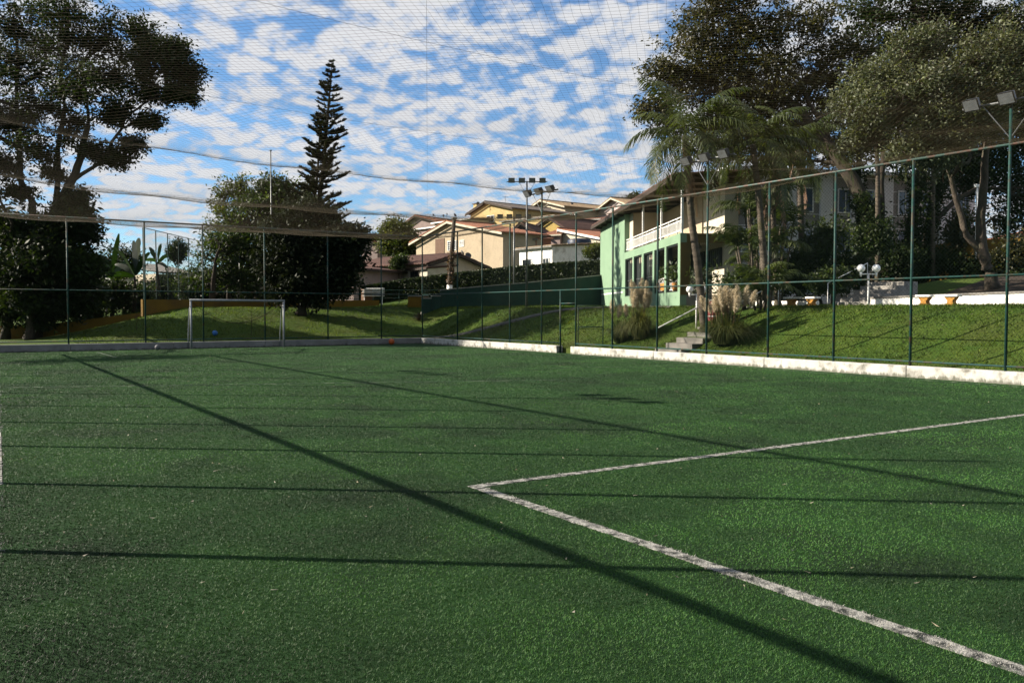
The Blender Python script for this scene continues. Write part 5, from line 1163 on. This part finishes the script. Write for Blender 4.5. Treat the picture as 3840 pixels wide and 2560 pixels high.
# ------------------------------------------------------------------ pampas clumps
def pampas(label, x, y, hg, hp, rad, nleaf, nplume, seed, splay=.35, dried=0.0):
    rng = np.random.default_rng(seed); z0 = float(H(x, y)); t = thing('pampas_grass', label, 'grass clump', (x, y, z0), 'pampas grass')
    def leaves(n, hh, wd, name, m, dr):
        a = rng.uniform(0, 6.283, n); r_ = rad * .35 * rng.random(n) ** .5; out = rng.uniform(.05, 1.3, n) * rad; L_ = hh * rng.uniform(.55, 1.05, n); s = np.linspace(0, 1, 6)
        P = np.zeros((n, 6, 3))
        for k, q in enumerate(s):
            P[:, k, 0] = x + np.cos(a) * (r_ + out * q ** 1.4); P[:, k, 1] = y + np.sin(a) * (r_ + out * q ** 1.4); P[:, k, 2] = z0 + L_ * (q - .75 * q ** 3 * (out / rad))
        w = np.stack([-np.sin(a), np.cos(a), np.zeros(n)], 1) * wd; wk = np.array([.9, 1, .9, .7, .4, .05])
        V = np.concatenate([P - w[:, None] * wk[None, :, None], P + w[:, None] * wk[None, :, None]], 1); F = []
        base = np.arange(n)[:, None] * 12
        F = np.concatenate([base + np.array([k, 6 + k, 7 + k, k + 1]) for k in range(5)])
        c = np.repeat(np.stack([np.clip(rng.random(n) * .7 + dr, 0, 1), rng.uniform(.5, 1.2, n), np.zeros(n)], 1), 12, 0)
        mesh_np(name, V.reshape(-1, 3), F, M[m], t, attr=c)
    leaves(nleaf, hg, .011, 'leaves', 'pampas_leaf', dried)
    for k in range(nplume):
        a = rng.uniform(0, 6.283); o_ = rng.uniform(0, splay); hh = hp * rng.uniform(.72, 1.05); tip = np.array([x + math.cos(a) * o_ * 1.6, y + math.sin(a) * o_ * 1.6, z0 + hh]); b = np.array([x + math.cos(a) * .15, y + math.sin(a) * .15, z0])
        c_ = curve(b, tip, rng, .03, 7); st = MB().tube(c_, [.007] * 7, 4, False)
        m = 700; s = rng.random(m); ax_ = c_[-1] - c_[-2]; ax_ /= np.linalg.norm(ax_); pl = hh * .34
        cen = tip - ax_ * pl * (1 - s)[:, None] ; wdt = .18 * np.sin(np.clip(s * .9 + .08, 0, 1) * math.pi) ** .7
        d = rng.normal(0, 1, (m, 3)); d /= np.linalg.norm(d, axis=1)[:, None]; e = cen + d * wdt[:, None] + ax_ * .05 + [.05, .01, -.02]; w = np.cross(d, ax_) * .004 + rng.normal(0, .002, (m, 3))
        V = np.empty((m, 3, 3)); V[:, 0] = cen - w * 2.6; V[:, 1] = cen + w * 2.6; V[:, 2] = e
        pm = mesh_np('plume', V.reshape(-1, 3), np.arange(m * 3).reshape(m, 3), M['plume'], t, attr=np.repeat(np.stack([rng.random(m), rng.uniform(.7, 1.2, m), np.zeros(m)], 1), 3, 0))
        st.build('stalk', 'dead_frond', pm)
pampas('large pampas clump with many pale plumes at the foot of the lawn stairs', 21.9, 20.05, 1.55, 1.95, 1.15, 1500, 26, 51, .65)
pampas('pampas clump with drooping straw tuft between the stairs and the gate', 22.0, 24.5, 1.7, 2.25, .75, 1100, 14, 52, .3, .25)
pampas('small pampas clump with two faded plumes near the gate', 21.7, 25.3, 1.25, 1.7, .65, 600, 3, 53, .3)

# ------------------------------------------------------------------ palms beside the clubhouse
_B = B
def B(px, py, D, rpx, w=1.0, ry=None): return _B(px, py, D, rpx * 1.05, w * 1.15, ry or rpx * 1.1)
def T(*pts): return [PT(px, py, D, i == 0) for i, (px, py, D) in enumerate(pts)]
palm('tall palm with a leaning ringed trunk in front of the clubhouse', T((2645, 1150, 30.5), (2615, 980, 30.5), (2592, 820, 30.5), (2568, 510, 30.5)), 22, 3.0, 81, .15, 3, leaflen=.62)
palm('tall palm with hanging pale fronds beside the areca clumps', T((2878, 1155, 31), (2862, 950, 31), (2850, 800, 31), (2822, 540, 31)), 20, 2.9, 82, .14, 3, leaflen=.6)
palm('slim palm with many brown hanging fronds beside the areca clumps', T((2918, 1105, 32.5), (2905, 940, 32.5), (2898, 800, 32.5), (2905, 600, 32.5)), 13, 2.6, 83, .12, 5)
palm('tall palm before the grey apartment block with dry sheaths', T((3008, 1100, 40), (3005, 900, 40), (3000, 700, 40), (2990, 560, 40)), 15, 3.4, 84, .16, 4)
palm('slender palm with pale bare trunk before the apartment windows', T((3290, 1090, 42), (3291, 850, 42), (3290, 640, 42), (3280, 430, 42)), 14, 3.0, 85, .13, 1)
palm('slender palm stem between the ivy covered trunks and the forked tree', T((3500, 1080, 44), (3497, 900, 44), (3498, 700, 44), (3500, 520, 44)), 12, 2.8, 86, .12, 1)
def areca(label, px, D, n, h_, seed):
    rng = np.random.default_rng(seed); p = GP(px, D); t = thing('areca_clump', label, 'palm', tuple(p), 'areca clumps')
    for k in range(n):
        a = rng.uniform(0, 6.28); hh = h_ * rng.uniform(.45, 1); q = p + [math.cos(a) * .5, math.sin(a) * .5, 0]; tp = q + [math.cos(a) * .5, math.sin(a) * .5, hh]
        MB().tube([q, (q + tp) / 2, tp], [.045, .04, .03], 6).build('cane', 'palm_bark', t, smooth=True)
        for j in range(5):
            V, F, A_ = frond_geo(tp, a + rng.normal(0, 1.4), rng.uniform(.4, 1.3), rng.uniform(1.3, 2.0), rng, 1.25, .38, 22, .03); mesh_mixed('frond', V, F, M['leaf_palm'], t, A_)
areca('dense areca palm clump at the clubhouse end wall', 2850, 33.5, 9, 4.0, 95)
areca('taller areca palm clump behind the palm with hanging pale fronds', 2880, 36, 10, 5.5, 96)
areca('low areca palm clump by the garden wall', 2845, 31, 4, 1.2, 97)

# ------------------------------------------------------------------ apartment block
def apartments():
    a, b = at(2735, 1168, 56), at(3640, 1168, 60); d = (b - a)[:2]; L_ = np.linalg.norm(d); d /= L_; n = np.array([-d[1], d[0]]); n = n if np.dot(n, a[:2]) > 0 else -n
    fr = lambda u, v, z: (a[0] + d[0] * u + n[0] * v, a[1] + d[1] * u + n[1] * v, z)
    t = thing('apartment_block', 'grey panelled apartment block with white bands behind the palms and trees', 'building', (a[0], a[1], 2.0)); z0, z1 = 1.0, 10.9
    MB().obox(fr, 0, L_, 0, 10, z0, z1).build('wall', 'apartment_panel', t)
    bays = np.linspace(0, L_, 9)
    for i, u in enumerate(bays): MB().obox(fr, max(0, u - .45), min(L_, u + .45), -.18, 0.0, z0, z1 + .02).build('pilaster', 'apartment_trim', t)
    for k in range(11):
        z = 2.3 + .84 * k; MB().obox(fr, .45, L_ - .45, -.022, 0.0, z, z + .05).build('band', 'apartment_trim', t)
    for i in range(8):
        for fl in range(3):
            u = (bays[i] + bays[i + 1]) / 2 + (.35 if i % 2 else -.35); zb = 2.9 + 2.75 * fl
            w = MB()
            for (x0, x1, y0, y1) in ((u - .6, u + .6, zb + 1.5, zb + 1.58), (u - .6, u + .6, zb - .08, zb), (u - .6, u - .52, zb, zb + 1.5), (u + .52, u + .6, zb, zb + 1.5)): w.obox(fr, x0, x1, -.07, 0.01, y0, y1)
            w = w.build('window', 'apartment_trim', t); MB().obox(fr, u - .52, u + .52, -.035, .01, zb, zb + 1.5).build('pane', 'glass_blue', w); MB().obox(fr, u - .02, u + .02, -.06, -.036, zb, zb + 1.5).build('mullion', 'apartment_trim', w)
    MB().obox(fr, -.4, L_ + .4, -.5, 10.4, z1 + .02, z1 + .25).build('roof_slab', 'apartment_trim', t)
    MB().obox(fr, 3, L_ - 3, 2, 8, z1 + .25, z1 + .6).build('roof_parapet', 'apartment_panel', t)
apartments()
house('garden_house', 'ochre house with a small red tiled roof behind the forked tree', 3600, 58, 3830, 50, 8, 1090, 905, 800, 'ochre_wall', 'tile_red', False, [], over=.6)
wall_run('ochre_wall', 'dark stained ochre retaining wall behind the forked tree', [WP(3430, 925, 47), WP(3600, 900, 46), WP(3760, 890, 44), WP(3900, 880, 42)], .25, 'ochre_wall', group='ochre walls')
p = GP(3655, 44); z1 = at(3655, 700, 44)[2]; t = thing('lamp_post', 'white painted post with a small camera head behind the forked tree', 'post', tuple(p)); MB().bar(p, (p[0], p[1], z1), .05, 10).build('shaft', 'white_paint', t, smooth=True); MB().box(p[0] - .2, p[0] + .08, p[1] - .07, p[1] + .07, z1, z1 + .14).build('head', 'white_paint', t)

# ------------------------------------------------------------------ big trees on the right
D = 47
tree('big_tree', 'massive dark tree with a thick leaning trunk behind the benches', [PT(3345, 1112, 43, True), PT(3335, 1000, 43), PT(3300, 880, 43.5), PT(3225, 730, 44), PT(3120, 560, 45), PT(3010, 430, 46), PT(2900, 330, 47)],
     [B(*b) for b in [(2620, 60, D, 110), (2740, 40, D, 120), (2560, 180, D, 90), (2680, 170, D + 1, 120), (2820, 130, D, 130), (2470, 280, D, 60), (2560, 300, D, 90), (2680, 300, D, 110), (2800, 270, D - 1, 120), (2930, 220, D, 130), (2960, 60, D, 130), (3080, 120, D, 130), (2760, 400, D, 100), (2880, 390, D - 1, 110), (3000, 350, D, 120), (3090, 300, D, 110), (2410, 410, D - 2, 42, .7), (2470, 440, D - 2, 50, .7), (2940, 500, D, 90, .8), (3080, 480, D, 90, .8), (2660, 420, D, 80, .7), (3180, 200, D, 120), (2840, 520, D, 80, .6), (2760, 500, D, 80, .8), (3130, 400, D, 100), (3000, 560, D, 80, .8), (2900, 580, D + 1, 80, .7), (3150, 560, D, 80, .7), (2620, 480, D + 1, 70, .6), (2700, 560, D + 2, 80, .6)]],
     'leaf_rust', 'bark', twigs=34, per=58, size=.105, sig=.26, seed=101, r0=.55, limb_r=.16, group='big garden trees', extra_trunks=[([PT(3120, 560, 45), PT(3000, 300, 46), PT(2850, 150, 47)], .16), ([PT(3300, 880, 43.5), PT(3310, 600, 44), PT(3300, 350, 45)], .2)])
D = 50
tree('big_tree', 'tall dark tree with ivy covered trunk behind the apartment palms', [PT(3400, 1105, 44, True), PT(3420, 900, 44), PT(3450, 650, 45), PT(3500, 350, 47), PT(3520, 120, 48)],
     [B(*b) for b in [(3250, 60, D, 140), (3400, 40, D, 150), (3560, 60, D, 150), (3720, 50, D, 150), (3840, 100, D, 130), (3330, 200, D, 140), (3500, 200, D + 1, 150), (3680, 220, D + 1, 150), (3820, 300, D, 140), (3420, 350, D, 130), (3580, 400, D + 1, 140), (3740, 450, D, 130), (3300, 400, D, 110), (3830, 550, D, 120), (3640, 560, D, 110, .8), (3250, 330, D, 90), (3880, 760, D, 110), (3780, 680, D, 100, .8), (3560, 640, D + 1, 90, .6), (3350, 560, D + 1, 100, .7), (3450, 480, D, 110), (3240, 520, D + 1, 90, .7), (3700, 600, D, 110), (3850, 420, D, 110), (3820, 880, D, 90, .7)]],
     'leaf_dark', 'bark', twigs=38, per=58, size=.125, sig=.30, seed=102, r0=.42, limb_r=.15, group='big garden trees', extra_trunks=[([PT(3440, 1105, 45, True), PT(3480, 850, 45), PT(3560, 600, 46), PT(3600, 350, 47)], .3), ([PT(3230, 1100, 45, True), PT(3225, 850, 45), PT(3220, 600, 45), PT(3240, 350, 46)], .26)])
D = 33
tree('forked_tree', 'grey green leaved tree with a forked slanting trunk behind the white wall', [PT(3722, 1112, D, True), PT(3700, 1000, D), PT(3678, 900, D), PT(3682, 760, D), PT(3690, 600, D), PT(3720, 400, D)],
     [B(*b) for b in [(3180, 400, D - 1, 75), (3220, 330, D - 1, 70), (3300, 260, D - 1, 90), (3380, 180, D - 1, 80), (3250, 430, D - 1, 60), (3340, 370, D - 1, 60, .8), (3560, 300, D - 2, 100), (3660, 220, D - 2, 110), (3760, 150, D - 2, 110), (3520, 430, D - 2, 90), (3600, 400, D - 2, 80), (3460, 500, D - 2, 80), (3560, 520, D - 2, 70, .9), (3700, 340, D - 2, 90), (3800, 300, D - 2, 90), (3440, 580, D - 2, 50, .7), (3380, 540, D - 2, 45, .7), (3220, 500, D - 1, 40, .7), (3190, 540, D - 1, 30, .5), (3480, 140, D - 1, 70), (3260, 380, D - 2, 70), (3440, 300, D - 2, 80), (3640, 460, D - 2, 80), (3500, 580, D - 2, 60, .8), (3740, 450, D - 2, 60, .6), (3840, 200, D - 2, 90)]],
     'leaf_grey', 'bark_pale', twigs=38, per=72, size=.06, sig=.20, seed=103, r0=.26, limb_r=.08, group='big garden trees', droop=.25,
     extra_trunks=[([PT(3690, 960, D), PT(3625, 880, D), PT(3595, 780, D), PT(3565, 660, D), PT(3530, 520, D), PT(3480, 380, D)], .15)])
# ivy on the dark trunks
rng = np.random.default_rng(66)
for lab, pts, r_, nn in (('dark ivy hanging round the thick leaning trunk', [(3335, 1040, 42.6), (3300, 880, 43), (3225, 730, 43.5)], .55, 2600), ('dark ivy cloaking the tall trunk behind it', [(3400, 1080, 43.6), (3420, 900, 43.6), (3450, 650, 44.6)], .6, 3200), ('ivy over the slanting trunk before the apartment block', [(3440, 1080, 44.6), (3480, 850, 44.6), (3560, 600, 45.6)], .45, 2200), ('ivy over the straight trunk between the palms and the leaning one', [(3230, 1080, 44.6), (3225, 850, 44.6), (3220, 620, 44.6)], .42, 2000)):
    P = np.array([at(*q) for q in pts]); s = rng.random(nn) * (len(P) - 1); i = np.minimum(s.astype(int), len(P) - 2); C = P[i] + (P[i + 1] - P[i]) * (s - i)[:, None] + rng.normal(0, r_ * .6, (nn, 3)) * [1, 1, .5]
    t = thing('ivy', lab, 'ivy', tuple(P[0]), 'ivy'); V, F = leaf_cloud(C, .11, rng); mesh_np('foliage', V, F, M['leaf_dark'], t, attr=np.repeat(np.stack([rng.random(nn), rng.uniform(.5, 1.1, nn), np.zeros(nn)], 1), 4, 0))
    MB().tube(list(P), .05, 5).build('stems', 'bark', t)
for i, (px, py, D, rx, ry, lf, lab) in enumerate([(3080, 900, 38, 110, 110, 'leaf_mid', 'broad green bush in front of the apartment block'), (3180, 1000, 36, 90, 80, 'leaf_dark', 'dark bush beside the thick leaning trunk'), (2990, 1010, 37, 90, 100, 'leaf_dark', 'dark bush behind the slim palms'), (3120, 1050, 34, 70, 40, 'leaf_mid', 'glossy low bush beside the small garden stairs'), (3270, 880, 40, 70, 70, 'leaf_mid', 'leafy bush between the trunks before the apartment block'),
        (3600, 850, 46, 80, 100, 'leaf_rust', 'rusty leaved bush behind the forked tree'), (3790, 960, 42, 90, 90, 'leaf_rust', 'dark rusty bush at the ochre retaining wall'), (3500, 980, 45, 110, 70, 'leaf_dark', 'black shaded bush under the ivy trunks'), (2790, 1060, 31.5, 60, 40, 'leaf_mid', 'low bright fern bush by the stair handrail'), (3620, 1000, 43, 90, 60, 'leaf_dark', 'black shaded bush behind the forked trunk'), (3810, 1060, 40, 80, 40, 'leaf_dark', 'low dark bush by the white railing'), (3385, 960, 42, 60, 60, 'leaf_dark', 'shaded bush between the two thick trunks')]):
    shrub(lab, px, py, D, rx, ry, 120 + i, lf)
gx_ = np.linspace(28.25, 46, 40); gy_2 = np.linspace(-2, 18.7, 40); XX, YY = np.meshgrid(gx_, gy_2); V = np.stack([XX, YY, H(XX, YY) + .035 + .02 * np.sin(XX * 2.1) * np.sin(YY * 1.7)], -1).reshape(-1, 3); I = np.arange(1600).reshape(40, 40)  # dark garden earth, spread wide so its colour stands in for tree shade
tag(mesh_np('soil_and_shade', V, np.stack([I[:-1, :-1], I[:-1, 1:], I[1:, 1:], I[1:, :-1]], -1).reshape(-1, 4), M['soil'], smooth=True), None, kind='structure')
